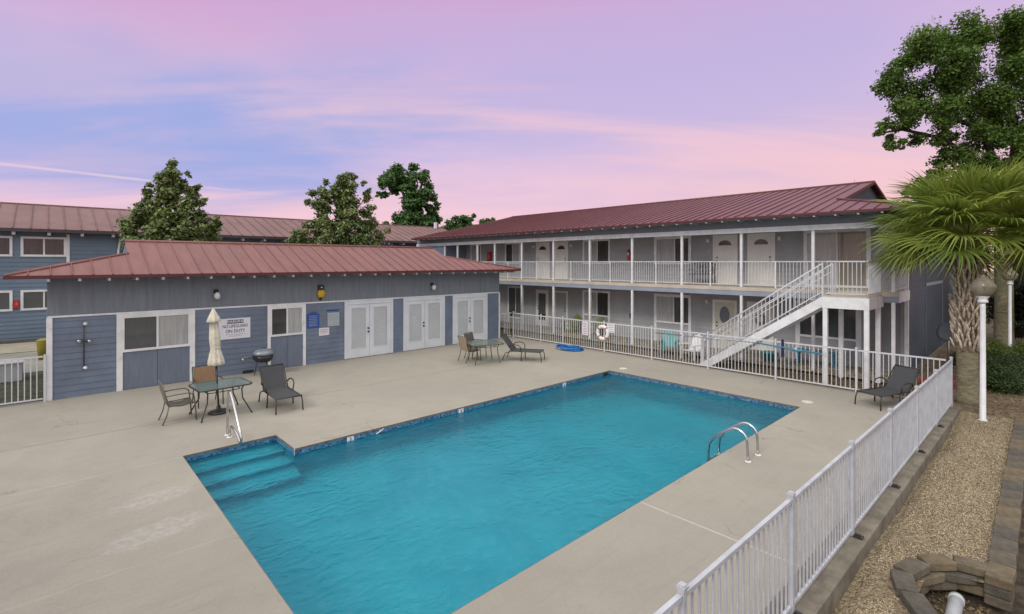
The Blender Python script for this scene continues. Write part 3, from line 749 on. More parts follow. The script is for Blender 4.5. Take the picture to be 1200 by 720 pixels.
# ------------------------------------------------------------------ apartment building
AP = thing('apartment_building', 'two storey grey motel style building with red metal roof and railed balcony', 'apartment building')
XW, XB = 20.9, 19.1; BZ0, BZ1 = 2.45, 2.77; YR, YL = 3.14, 30.2; XR2 = 31.5
w = MB(); lap(w, 'y', XW, YR, YL, 0.02, 2.45, .19); lap(w, 'y', XW, YR, YL, 2.77, 5.10, .19); w.box(XW, XR2, YR, YL, -.05, 5.1)
w.build('front_wall', M['siding_grey'], AP)
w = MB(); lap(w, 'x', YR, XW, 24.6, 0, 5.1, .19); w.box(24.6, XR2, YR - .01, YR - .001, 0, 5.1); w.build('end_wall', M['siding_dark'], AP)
tr = MB().box(XW - .045, XW + .07, YR - .045, YR + .06, 0, 5.0); tr.build('corner_trim', M['white'], AP)
trm = mat('dull_blue_trim', (0.13, 0.16, 0.22), .6, .05)
MB().box(24.6, 24.68, YR - .03, YR - .01, 0, 5.1).box(29.1, 29.2, YR - .03, YR - .01, 0, 5.1).build('end_trim', trm, AP)
MB().box(24.68, 29.1, YR - .035, YR - .01, 2.78, 2.90).build('end_band', mat('pale_blue_band', (0.25, 0.29, 0.36), .6, .05), AP)
MB().box(26.6, 26.9, YR - .05, YR - .01, 3.75, 4.35).build('end_vent', mat('vent_blue', (0.2, 0.23, 0.3), .6, .05), AP)
# left blind block of the upper floor, flush with the balcony edge
w = MB(); lap(w, 'y', XB, 26.9, YL, 2.6, 4.8, .19); w.box(XB, XW, 26.9, YL, 2.5, 4.8); w.build('blind_block', mat('block_blue', (0.14, 0.19, 0.29), .6, .06, 1), AP)
MB().box(XB - .03, XB + .06, 26.84, 26.93, 2.77, 4.8).build('block_trim', M['white'], AP)
# balcony slab and edge
MB().box(XB, XW, YR - .05, 26.9, BZ0 + .05, BZ1).build('balcony_floor', M['cream'], AP)
MB().box(XB - .045, XB, YR - .08, 26.9, 2.63, BZ1 - .004).build('balcony_lip', M['cream'], AP)
MB().box(XB - .03, XB, YR - .08, 26.9, BZ0, 2.627).build('balcony_edge', M['edge_blue'], AP)
MB().box(XB, XW, YR - .08, YR - .05, BZ0, BZ1 - .004).build('balcony_end', M['white'], AP)
# beam, frieze, ceiling
MB().box(XB - .07, XB + .07, 2.95, YL, 4.79, 4.97).build('balcony_beam', M['white'], AP)
MB().box(XB - .02, XB + .06, 2.95, YL, 4.97, 5.25).build('frieze', M['frieze'], AP)
MB().box(XB + .07, XW, 2.95, 26.9, 4.92, 4.97).build('balcony_ceiling', M['soffit'], AP)
MB().box(XB + .06, XR2, 2.92, 2.95, 4.97, 5.27).build('end_frieze', M['frieze'], AP)
posts_y = [3.2, 5.4, 7.8, 10.2, 12.58, 14.95, 17.3, 19.65, 21.9, 23.5, 25.5]
pm = MB().box(-.045, .045, -.045, .045, BZ1, 4.79).mesh('upper_post', M['white'])
pl = MB().box(-.045, .045, -.045, .045, 0, BZ0).mesh('lower_post', M['white'])
for y in posts_y:
    for nm, me in (('upper_post', pm), ('lower_post', pl)):
        o = link_mesh(nm, me, AP); o.location = (XB + .01, y, 0)
def railing(parent, axis, c, a0, a1, z0, z1, name='railing_panel', mm=None, sp=.115, pr=.009, lower=.07):
    mb = MB(); mm = mm or M['white_fence']
    def bar(a, b, z, zz, h=.02):
        if axis == 'y': mb.box(c - h, c + h, a, b, z, zz)
        else: mb.box(a, b, c - h, c + h, z, zz)
    bar(a0, a1, z1 - .04, z1); bar(a0, a1, z0 + lower, z0 + lower + .035, .016)
    n = max(2, int(round((a1 - a0) / sp)))
    for i in range(1, n):
        a = a0 + (a1 - a0) * i / n
        if axis == 'y': mb.box(c - pr, c + pr, a - pr, a + pr, z0 + lower + .035, z1 - .04)
        else: mb.box(a - pr, a + pr, c - pr, c + pr, z0 + lower + .035, z1 - .04)
    return mb.build(name, mm, parent)
rail_post = MB().box(-.022, .022, -.022, .022, BZ1, 3.74).mesh('rail_post', M['white'])
ys = [3.25, 3.46]
for a, b in zip(posts_y[:-1], posts_y[1:]):
    m_ = (a + b) / 2
    if a < 4: railing(AP, 'y', XB, 4.62, b - .05, BZ1, 3.74); continue
    for q in ((a + .055, m_ - .025), (m_ + .025, b - .05)): railing(AP, 'y', XB, q[0], q[1], BZ1, 3.74)
    o = link_mesh('rail_post', rail_post, AP); o.location = (XB, m_, 0)
railing(AP, 'x', YR + .02, XB + .07, XW - .03, BZ1, 3.74)
# doors and windows of the long facade (y0 < y1)
def ap_door(y0, y1, z0, kind, hinge=1, sc=None):
    xf = XW - .012
    fr = frame_y('door', M['door_white'], AP, xf, y0, y1, z0, z0 + 2.09, .10, .04, False)
    a, b = y0 + .10, y1 - .10
    BX('door_leaf', sc or M['door_white'], fr, xf - .028, xf - .002, a, b, z0 + .01, z0 + 1.99)
    ym = (a + b) / 2
    if kind == 'fan':
        pts = [(xf - .03, ym + .27 * math.cos(t_), z0 + 1.64 + .21 * math.sin(t_)) for t_ in [math.pi * i / 12 for i in range(13)]]
        MB().prism(pts[::-1], (-.008, 0, 0)).build('fanlight', M['glass_dark'] if rnd.random() < .6 else M['sling_brown'], fr)
        pn = MB()
        for (pa, pb_) in ((a + .10, ym - .04), (ym + .04, b - .10)):
            for (q0, q1) in ((.18, .72), (.86, 1.46)):
                pn.box(xf - .034, xf - .028, pa, pb_, z0 + q0, z0 + q1)
        pn.build('raised_panel', sc or M['door_white'], fr)
    if kind in ('oval', 'wreath'):
        rx, rz_ = (.21, .36) if kind == 'oval' else (.19, .19); zc = z0 + (1.46 if kind == 'oval' else 1.42)
        if kind == 'oval':
            pts = [(xf - .03, ym + rx * math.cos(t_), zc + rz_ * math.sin(t_)) for t_ in [2 * math.pi * i / 24 for i in range(24)]]
            MB().prism(pts[::-1], (-.01, 0, 0)).build('oval_light', M['glass_oval'], fr)
    if kind == 'screen':
        BX('screen', M['glass_screen'], fr, xf - .034, xf - .029, a + .1, b - .1, z0 + .75, z0 + 1.88)
        BX('lower_screen', M['black'], fr, xf - .034, xf - .029, a + .1, b - .1, z0 + .35, z0 + .74)
    yk = a + .09 if hinge > 0 else b - .09
    for z in (.98, 1.13): MB().tube([(xf - .028, yk, z0 + z), (xf - .075, yk, z0 + z)], .028, 8).build('handle' if z < 1 else 'deadbolt', M['brass'], fr)
    BX('threshold', M['wood_dark'], fr, XW - .08, XW - .016, y0, y1, z0 + .002, z0 + .028)
def ap_window(y0, y1, z0, z1, mats, full=None, split=.5, tw=.10):
    """two light slider, y1 is the left end; full = base height when trims run to the floor"""
    xf = XW - .012
    b = MB(); zb = z0 if full is None else full
    b.box(xf - .045, xf, y0, y0 + tw, zb, z1).box(xf - .045, xf, y1 - tw, y1, zb, z1).box(xf - .045, xf, y0 + tw, y1 - tw, z1 - tw, z1).box(xf - .055, xf, y0 + tw, y1 - tw, z0, z0 + .08)
    fr = b.build('window', M['white'], AP)
    ym = y1 - tw - (y1 - y0 - 2 * tw) * split
    MB().box(xf - .04, xf - .003, ym - .02, ym + .02, z0 + .08, z1 - tw).build('sash', M['white'], fr)
    BX('pane', mats[0], fr, xf - .02, xf - .004, ym + .02, y1 - tw, z0 + .08, z1 - tw)
    BX('pane', mats[1], fr, xf - .02, xf - .004, y0 + tw, ym - .02, z0 + .08, z1 - tw)
U = BZ1
D_, C_, W_ = M['glass_dark'], M['glass_curtain'], M['glass_warm']
ap_door(7.22, 8.28, U, 'fan', 1); ap_door(8.68, 9.72, U, 'fan', -1)
ap_door(17.82, 18.84, U, 'fan', 1); ap_door(19.2, 20.27, U, 'fan', -1)
ap_window(10.70, 12.54, 3.60, 4.89, (C_, D_), None, .58, .13)
ap_window(15.05, 16.80, 3.60, 4.89, (C_, D_), None, .55, .10)
ap_window(21.6, 22.95, 3.60, 4.89, (D_, C_), None, .5, .10)
ap_window(25.3, 26.4, 3.60, 4.89, (C_, D_), None, .5, .10)
ap_window(4.12, 6.22, U + .02, 4.91, (C_, W_), None, .52, .13)
# lower floor
grey_door = mat('grey_door', (0.36, 0.36, 0.385), .5, .05)
cream_door = mat('cream_door', (0.60, 0.57, 0.48), .5, .04)
ap_door(8.70, 9.73, .02, 'oval', -1, cream_door); ap_door(7.28, 8.3, .02, 'wreath', 1)
ap_door(17.85, 18.86, .02, 'plain', 1, grey_door); ap_door(19.3, 20.27, .02, 'screen', -1)
ap_window(10.70, 12.54, .90, 2.24, (C_, D_), .02, .55, .13)
ap_window(15.05, 16.82, .90, 2.24, (C_, D_), .02, .55, .12)
ap_window(21.3, 22.7, .30, 2.24, (D_, M['glass_screen']), .02, .5, .10)
ap_window(4.4, 6.5, .90, 2.24, (D_, D_), .02, .5, .16)
MB().box(XW - .03, XW - .012, 3.3, 4.3, .05, 2.3).build('lower_panel', mat('lower_grey_panel', (0.2, 0.2, 0.22), .6, .06, 2, streak=(5, 5, .4)), AP)
# roof
RX0, RX1, RYR, RYL = 18.40, 33.6, 2.40, 29.9; RXM = 26.0; RZ0, RZ1 = 5.33, 7.15; SL2 = (RZ1 - RZ0) / (RXM - RX0); GY = 5.2; HW = GY - RYR
rf = MB(); mir = lambda x: 2 * RXM - x; hx = RX0 + HW; hz2 = RZ0 + SL2 * HW; LE = 27.8
rf.poly([(RX0, RYL, RZ0), (RX0, RYR, RZ0), (hx, GY, hz2), (hx, GY - .2, hz2), (RXM, GY - .2, RZ1), (RXM, LE, RZ1)])
rf.poly([(mir(RX0), RYR, RZ0), (mir(RX0), RYL, RZ0), (RXM, LE, RZ1), (RXM, GY - .2, RZ1), (mir(hx), GY - .2, hz2), (mir(hx), GY, hz2)])
rf.poly([(RX0, RYR, RZ0), (mir(RX0), RYR, RZ0), (mir(hx), GY, hz2), (hx, GY, hz2)])
rf.poly([(mir(RX0), RYL, RZ0), (RX0, RYL, RZ0), (RXM, LE, RZ1)])
L = []; y = RYR + .38
while y < RYL - .1:
    xt = RX0 + (y - RYR) / (GY - RYR) * HW if y < GY else (RXM if y < LE else RXM - (y - LE) / (RYL - LE) * (RXM - RX0))
    zt = RZ0 + (xt - RX0) * SL2
    L.append(((RX0, y, RZ0 + .002), (xt, y, zt + .002))); y += .385
x = RX0 + .4
while x < mir(RX0):
    d = min(x - RX0, mir(RX0) - x, HW)
    L.append(((x, RYR, RZ0 + .002), (x, RYR + d, RZ0 + SL2 * d + .002))); x += .4
seams(rf, L, .016, .034)
rf.tube([(RX0, RYR, RZ0 + .015), (hx, GY, hz2 + .015)], .05, 6); rf.tube([(RXM, GY - .2, RZ1 + .01), (RXM, LE, RZ1 + .01)], .06, 6)
rf.build('roof', M['roof_dark'], AP)
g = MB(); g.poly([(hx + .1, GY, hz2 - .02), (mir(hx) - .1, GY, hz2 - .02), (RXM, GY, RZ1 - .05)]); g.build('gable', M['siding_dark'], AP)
f = MB().prism([(hx, GY - .215, hz2 - .09), (RXM, GY - .215, RZ1 - .09), (RXM, GY - .215, RZ1 + .03), (hx, GY - .215, hz2 + .03)], (0, .03, 0))
f.prism([(mir(hx), GY - .215, hz2 - .09), (RXM, GY - .215, RZ1 - .09), (RXM, GY - .215, RZ1 + .03), (mir(hx), GY - .215, hz2 + .03)], (0, .03, 0))
f.build('rake_trim', M['fascia_red'], AP)
MB().box(RX0 - .015, RX0 + .015, RYR, RYL, RZ0 - .075, RZ0 - .003).box(RX0 + .015, mir(RX0), RYR - .015, RYR + .015, RZ0 - .075, RZ0 - .003).build('fascia', M['fascia_red'], AP)
MB().box(RX0 + .02, mir(RX0), RYR + .02, RYL - .02, RZ0 - .09, RZ0 - .05).build('eave_soffit', M['frieze'], AP)
tail2 = MB().box(-.01, .6, -.032, .032, -.065, 0).mesh('rafter_tail', M['soffit'])
y = 2.75
while y < RYL:
    o = link_mesh('rafter_tail', tail2, AP); o.location = (RX0 + .03, y, RZ0 - .075); y += .61
MB().tube([(27.2, 6.0, 6.7), (27.2, 6.0, 7.5)], .012, 6).tube([(27.2, 5.85, 7.32), (27.2, 6.15, 7.32)], .008, 6).build('mast', M['pole_grey'], AP)

def ext(x, y, z, lab):
    t = thing('fire_extinguisher', lab, 'fire extinguisher', (x, y, z), 0, 'red fire extinguishers on the walls')
    MB().lathe([(.085, 0), (.09, .02), (.09, .38), (.06, .45), (.03, .47)], (-.10, 0, -.26), 14).build('cylinder', M['red'], t)
    MB().box(-.14, -.06, -.02, .02, .22, .27).tube([(-.10, .02, .24), (-.10, .09, .20), (-.10, .10, -.05)], .012, 6).build('valve', M['black'], t)
    MB().box(-.198, -.192, -.04, .03, -.02, .10).build('tag', M['sign_white'], t)
    return t
ext(XW - .02, 13.86, 4.06, 'red fire extinguisher on upper grey wall between two curtained windows')
def extcab(x, y, z, lab, rz=0):
    t = thing('extinguisher_cabinet', lab, 'extinguisher cabinet', (x, y, z), rz)
    MB().box(-.16, 0, -.15, .15, -.33, .33).build('box', M['red'], t, bevel=.02)
    MB().box(-.166, -.16, -.09, .05, -.08, .16).build('window', M['ink_red'], t)
    return t
extcab(XW - .02, 24.38, 4.02, 'red extinguisher box on upper balcony wall just above the pool house roof')
def porch_light(y, z, lab):
    t = thing('porch_light', lab, 'porch light', (XW - .02, y, z), 0, 'small white porch lights')
    MB().box(-.03, 0, -.06, .06, -.09, .09).build('plate', M['white_plastic'], t)
    MB().lathe([(.03, -.08), (.055, -.05), (.055, .05), (.03, .08)], (-.08, 0, 0), 12).build('shade', M['white_plastic'], t)
porch_light(9.93, 4.64, 'white porch light left of the second upper door from the stairs')
porch_light(7.06, 4.64, 'white porch light right of the upper door nearest the stairs')
porch_light(20.47, 4.62, 'white porch light left of the far pair of upper doors')
porch_light(17.6, 4.62, 'white porch light right of the far pair of upper doors')
porch_light(9.98, 2.02, 'white porch light beside the oval glass lower door')
for y, z, lab in ((9.88, 4.16, 'small pale number plate left of the second upper door from the stairs'), (7.06, 4.15, 'small pale number plate right of the upper door nearest the stairs')):
    tag(MB().box(XW - .03, XW - .013, y - .09, y + .09, z - .05, z + .05).build('number_plate', M['ink_grey'] if y < 8 else mat('plate_tan', (.55, .42, .33), .5)), lab, 'number plate', 'number plates beside upper doors')
t = thing('wreath', 'round dark twig wreath hanging on the white door behind the staircase', 'wreath', (XW - .06, 7.79, 1.42))
mb = MB(); ring = [(0, .19 * math.cos(a), .19 * math.sin(a)) for a in [2 * math.pi * i / 24 for i in range(25)]]
mb.tube(ring, .05, 8, False)
for i in range(60):
    a = rnd.uniform(0, 6.28); q = Vector((0, .19 * math.cos(a), .19 * math.sin(a))); mb.tube([q, q + Vector((rnd.uniform(-.05, 0), rnd.uniform(-.09, .09), rnd.uniform(-.09, .09)))], .006, 4)
mb.build('twigs', M['glass_oval'], t)
tag(MB().box(-.06, 0, -.07, .07, -.12, .12).build('meter_box', M['black']), 'small dark box on lower grey wall behind a balcony post', 'meter box').location = (XW - .018, 13.8, 1.09)
# balcony bench
t = thing('metal_bench', 'dark scrollwork metal bench on the upper balcony beside a door', 'bench', (20.35, 9.98, U))
bn = MB()
for y in (-.48, .48): bn.tube([(.2, y, 0), (.18, y, .42), (.24, y, .88)], .02, 6).tube([(-.2, y, 0), (-.2, y, .62), (.2, y, .62)], .02, 6)
bn.build('frame', M['black'], t)
bk = MB()
for i in range(13):
    y = -.44 + .88 * i / 12; bk.tube([(.2, y, .44), (.2, y + .04 * (-1) ** i, .62), (.23, y, .86)], .012, 5)
bk.tube([(.23, -.48, .87), (.23, 0, .93), (.23, .48, .87)], .018, 6); bk.build('backrest', M['black'], t)
MB().box(-.2, .2, -.47, .47, .41, .44).build('seat', M['black'], t)

# ------------------------------------------------------------------ staircase
ST = thing('staircase', 'white metal outdoor staircase rising from the fence to the upper balcony', 'staircase')
SX0, SX1 = 17.2, 18.35; TY, BYs = 4.62, 8.45; TZ = 2.68
def strg(x): return MB().prism([(x, TY, TZ - .02), (x, TY, TZ - .33), (x, BYs - .33, 0), (x, BYs + .14, 0), (x, BYs + .05, .05)], (.06, 0, 0))
strg(SX0).build('stringer', M['white'], ST); strg(SX1 - .06).build('stringer', M['white'], ST)
nt = 15; tread = MB().box(0, SX1 - SX0 - .12, -.14, .14, -.045, 0).mesh('tread', M['wood_dark'])
for i in range(1, nt):
    k = i / nt; o = link_mesh('tread', tread, ST); o.location = (SX0 + .06, TY + (BYs - TY) * k + .02, TZ * (1 - k) - .01)
MB().box(SX0, XB - .06, 3.47, TY, TZ - .06, TZ).build('landing', M['cream'], ST)
fb = MB().box(SX0 - .04, SX0, 3.43, TY, TZ - .36, TZ - .03).box(SX0, XB - .08, 3.43, 3.47, TZ - .36, TZ - .03).box(SX0, XB - .08, TY - .06, TY - .02, TZ - .36, TZ - .065)
fb.build('landing_beam', M['white'], ST)
lp = MB().box(-.06, .06, -.06, .06, 0, TZ - .03).mesh('landing_post', M['white'])
for (x, y) in ((SX0 + .03, 4.54), (SX0 + .03, 3.50), (18.75, 4.50), (18.75, 3.52)):
    o = link_mesh('landing_post', lp, ST); o.location = (x, y, -.02)
railing(ST, 'y', SX0, 3.52, 4.5, TZ, 3.74); railing(ST, 'x', 3.49, SX0 + .06, XB - .06, TZ, 3.74)
def incl(x, name):
    mb = MB(); s = (BYs - TY)
    Z = lambda y, h: TZ * (1 - (y - TY) / s) + h
    for h, r in ((.98, .024), (.74, .017), (.12, .017)): mb.tube([(x, TY, Z(TY, h)), (x, BYs - .05, Z(BYs - .05, h))], r, 8)
    n = 30
    for i in range(n + 1):
        y = TY + (s - .05) * i / n; r = .021 if i % 10 == 0 else .010
        mb.box(x - r, x + r, y - r, y + r, Z(y, .0 if i % 10 == 0 else .12), Z(y, .97))
    mb.box(x - .022, x + .022, BYs - .04, BYs, 0, 1.02)
    return mb.build(name, M['white_fence'], ST)
incl(SX0 + .03, 'handrail'); incl(SX1 - .03, 'handrail')

# ------------------------------------------------------------------ back building
BB = thing('rear_building', 'long blue two storey building with faded red roof behind the pool house', 'building')
YB3 = 33.5
w = MB(); lap(w, 'x', YB3, -40, 26, -.1, 5.1, .2); w.box(-40, 26, YB3, 42, -.1, 5.15); w.build('wall', M['siding_back'], BB)
rf = MB(); rf.poly([(-41, 32.85, 5.30), (26.5, 32.85, 5.30), (26.5, 37.6, 6.82), (-41, 37.6, 6.82)]); rf.poly([(26.5, 42.4, 5.30), (-41, 42.4, 5.30), (-41, 37.6, 6.82), (26.5, 37.6, 6.82)])
rf.poly([(26.5, 32.85, 5.3), (26.5, 42.4, 5.3), (26.5, 37.6, 6.82)])
L = []; x = -40.8
while x < 26.4: L.append(((x, 32.85, 5.302), (x, 37.6, 6.822))); x += .61
seams(rf, L, .02, .045); rf.tube([(-41, 37.6, 6.83), (26.5, 37.6, 6.83)], .06, 6)
rf.build('roof', M['roof_back'], BB)
MB().box(-41, 26.5, 32.83, 32.87, 5.14, 5.295).build('fascia', mat('dark_fascia', (.06, .04, .045), .6), BB)
tl3 = MB().box(-.06, .06, 0, .6, -.14, 0).mesh('rafter_tail', M['soffit'])
x = -6.0
while x < 20: o = link_mesh('rafter_tail', tl3, BB); o.location = (x, 32.88, 5.14); x += 1.22
def bb_win(x0, x1, z0, z1, ms):
    fr = frame_x('window', M['white'], BB, YB3 - .014, x0, x1, z0, z1, .10, .05)
    xm = (x0 + x1) / 2; BX('sash', M['white'], fr, xm - .03, xm + .03, YB3 - .05, YB3 - .018, z0 + .1, z1 - .1)
    for a, b_, mm in ((x0 + .1, xm - .03, ms[0]), (xm + .03, x1 - .1, ms[1])): BX('pane', mm, fr, a, b_, YB3 - .035, YB3 - .02, z0 + .1, z1 - .1)
for x0, x1 in ((-2.85, -1.17), (-.90, .74), (-6.2, -4.6)):
    bb_win(x0, x1, 3.97, 4.94, (D_, D_)); bb_win(x0, x1, 1.38, 2.36, (M['glass_screen'], M['glass_screen']))
for x in (.80, 9.85, 18.95): BX('trim_board', M['white'], BB, x - .06, x + .06, YB3 - .05, YB3 - .014, -.05, 5.1)
MB().tube([(2.9, YB3 - .12, 5.2), (2.78, YB3 - .12, 4.3), (2.7, YB3 - .12, .2)], .05, 8).build('downpipe', M['white'], BB)
MB().box(25.3, 25.5, 37.1, 37.3, 6.7, 7.25).build('chimney_pipe', M['sign_white'], BB)
extcab(-1.04, YB3 - .02, 1.70, 'red extinguisher box between lower windows of the rear blue building', R(90)).scale = (.6, .6, .6)
# teal building far right
TB = thing('teal_house', 'turquoise walled house glimpsed behind the palm trunk', 'house')
w = MB(); lap(w, 'x', 3.4, 37.5, 52, -.1, 4.6, .22); lap(w, 'y', 37.5, 3.4, 9, -.1, 4.6, .22); w.box(37.5, 52, 3.4, 9, -.1, 4.6); w.build('wall', M['teal_wall'], TB)
rf = MB(); rf.poly([(37, 2.9, 4.6), (52.5, 2.9, 4.6), (52.5, 6.2, 5.9), (37, 6.2, 5.9)]); rf.poly([(52.5, 9.5, 4.6), (37, 9.5, 4.6), (37, 6.2, 5.9), (52.5, 6.2, 5.9)]); rf.poly([(37, 9.5, 4.6), (37, 2.9, 4.6), (37, 6.2, 5.9)])
rf.build('roof', M['roof_back'], TB)
BX('door', M['door_blue_white'], TB, 38.3, 39.3, 3.34, 3.385, 0, 2.1)
# ------------------------------------------------------------------ fences
RF = thing('metal_fence', 'long white picket pool fence running along the gravel strip at right', 'fence', (16.9, 1.64, 0), math.pi - .0165, 'white pool fences')
def post(parent, x, y, h=1.25, r=.025, cap=True, mm=None):
    mm = mm or M['white_fence']; o = MB().box(-r, r, -r, r, -.02, h).build('post', mm, parent); o.location = (x, y, 0)
    if cap: c = MB().box(-r - .008, r + .008, -r - .008, r + .008, h + .001, h + .022).prism([(-r, -r, h + .0225), (r, -r, h + .0225), (r, r, h + .0225), (-r, r, h + .0225)], (0, 0, .012)).build('post_cap', mm, o)
    return o
span = 2.235
for i in range(11):
    p = post(RF, i * span, 0, mm=M['fence_shaded'])
    if i: MB().box(-.045, .045, -.13, -.02, .008, .028).box(-.02, .02, -.10, -.04, .028, .05).build('base_plate', M['dark_metal'], p).scale = (1, -1, 1)
    if i < 10: railing(RF, 'x', 0, i * span + .035, (i + 1) * span - .035, 0, 1.22, 'fence_panel', M['fence_shaded'], .112, .0085, .07)
FF = thing('metal_fence', 'white picket pool fence between the deck and the apartment building', 'fence', (16.8, 0, 0), 0, 'white pool fences')
fy = [1.70, 3.66, 5.80, 8.0, 10.2, 12.4, 14.65, 16.0, 17.87]
for i, y in enumerate(fy):
    if i: post(FF, 0, y)
    if i < len(fy) - 1: railing(FF, 'y', 0, y + .035, fy[i + 1] - .035, 0, 1.22, 'fence_panel', None, .115, .009, .07)
railing(FF, 'x', 18.0, HX1 - 16.8 + .04, -.04, 0, 1.22, 'fence_panel', None, .11, .009, .07)
LF = thing('metal_fence', 'short white picket fence left of the pool house corner', 'fence', (0, 18.12, 0), 0, 'white pool fences')
lx = [-.03, -2.2, -4.4, -6.6, -8.8]
for i, x in enumerate(lx):
    post(LF, x, 0, cap=i > 0)
    if i < 4: railing(LF, 'x', 0, lx[i + 1] + .035, x - .035, 0, 1.22, 'fence_panel', None, .115, .011, .07)
# concrete kerb under the right fence
k = MB(); a, b = Vector((16.98, 1.64 - .18, 0)), Vector((-10, 1.64 + .0165 * 26.9 - .18, 0))
k.prism([a + Vector((0, 0, -.35)), b + Vector((0, 0, -.35)), b + Vector((0, .40, -.35)), a + Vector((0, .40, -.35))], (0, 0, .356))
struct(k.build('kerb', M['concrete_curb'], None, .012))

# things on the far fence
t = thing('life_ring', 'white life ring hanging on the far fence', 'life ring', (16.74, 12.44, .80), R(90))
mb = MB(); n = 32
ring = [(.25 * math.cos(2 * math.pi * i / n), 0, .25 * math.sin(2 * math.pi * i / n)) for i in range(n + 1)]
mb.tube(ring, .075, 10, False); mb.build('ring', M['ring_white'], t)
for a in (45, 135, 225, 315):
    c = Vector((.25 * math.cos(R(a)), 0, .25 * math.sin(R(a)))); tt = Vector((-math.sin(R(a)), 0, math.cos(R(a))))
    MB().tube([c - tt * .035, c + tt * .035], .080, 10).build('strap', M['ring_red'], t)
def fsign(y, z0, z1, w_, lab, rows, mm):
    t = thing('fence_sign', lab, 'sign', (16.77, y, (z0 + z1) / 2), R(-90)); h = (z1 - z0) / 2
    BX('board', M['sign_white'], t, -w_, w_, -.012, 0, -h, h); lb = MB()
    for i in range(rows):
        z = h * .75 - 1.5 * h * i / max(1, rows - 1); lb.box(-w_ * rnd.uniform(.5, .8), w_ * rnd.uniform(.5, .8), -.0145, -.012, z - .012, z + .012)
    lb.build('small_print', mm, t)
fsign(13.38, .60, 1.17, .15, 'tall white notice on the far fence left of the life ring', 7, M['ink_red'])
fsign(12.06, .84, 1.18, .19, 'wide white notice on the far fence right of the life ring', 4, M['ink_grey'])
t = thing('cleaning_pole', 'long telescopic pool pole with blue end hung along the far fence', 'pool pole')
MB().tube([(16.745, 10.0, 1.05), (16.745, 6.4, 1.10)], .018, 8).build('grey_tube', M['pole_grey'], t)
MB().tube([(16.745, 6.4, 1.10), (16.745, 4.5, .99)], .024, 8).build('blue_tube', M['pole_blue'], t)
for y in (8.9, 5.2): MB().box(16.71, 16.78, y - .03, y + .03, 1.03, 1.09).build('hook', M['white_fence'], t)
MB().tube([(16.745, 5.35, 1.04), (16.745, 5.2, .99), (16.745, 4.95, 1.02)], .03, 6).build('net_roll', M['pole_blue'], t)
tag(MB().prism([(16.735, 5.62, 1.30), (16.735, 5.55, 1.30), (16.735, 5.53, .76), (16.735, 5.63, .74)], (.02, 0, 0)).build('swim_towel', M['navy_cloth']), 'narrow dark blue cloth hung over the far fence beside the pool pole', 'towel')
t = thing('hose_coil', 'coil of blue pool hose lying on the deck by the far fence', 'hose', (16.22, 13.78, 0))
mb = MB(); pts = []
for i in range(300):
    a = i * .23; r_ = .42 + .13 * math.sin(i * .071) + rnd.uniform(-.02, .02)
    pts.append((r_ * 1.0 * math.cos(a) * .82, r_ * math.sin(a) * 1.15, .03 + .085 * (i / 300) + .02 * math.sin(i * .5)))
mb.tube(pts, .022, 6); mb.tube([pts[-1], (.3, .5, .08), (.35, .62, .03)], .022, 6); mb.build('coil', M['hose_blue'], t)
MB().tube([pts[120], pts[121], pts[122], pts[123], pts[124], pts[125]], .026, 6).build('cuff', M['sign_white'], t)

# ------------------------------------------------------------------ furniture
def rrect(w, d, r, z, n=6):
    pts = []
    for cx, cy, a0 in ((w - r, d - r, 0), (-w + r, d - r, 90), (-w + r, -d + r, 180), (w - r, -d + r, 270)):
        for i in range(n + 1): a = R(a0 + 90 * i / n); pts.append((cx + r * math.cos(a), cy + r * math.sin(a), z))
    return pts
def make_table(name, lab, loc, rz, w, d, metal, splay=.12):
    t = thing(name, lab, 'patio table', loc, rz, 'glass patio tables')
    MB().prism(rrect(w - .015, d - .015, .13, .715), (0, 0, .008)).build('tabletop', M['table_glass'], t)
    p = rrect(w, d, .14, .712); MB().tube(p + [p[0]], .018, 8, False).build('rim', metal, t)
    ap = rrect(w * .62, d * .62, .1, .60); MB().tube(ap + [ap[0]], .010, 6, False).build('apron_ring', metal, t)
    for sx in (-1, 1):
        for sy in (-1, 1):
            MB().tube([(sx * (w - .16), sy * (d - .14), .705), (sx * (w * .64), sy * (d * .64), .60), (sx * (w * .66), sy * (d * .66), .38), (sx * (w * .72 + splay * .6), sy * (d * .72 + splay * .5), .14), (sx * (w * .74 + splay), sy * (d * .74 + splay), .0)], .016, 8).build('leg', metal, t)
    return t
make_table('patio_table', 'glass patio table with dark frame and parasol through its middle', (3.12, 13.78, 0), R(4), .58, .50, M['dark_metal'])
make_table('patio_table', 'glass patio table with bronze legs before the right french doors', (11.85, 14.2, 0), R(-20), .62, .55, M['bronze'], .02)
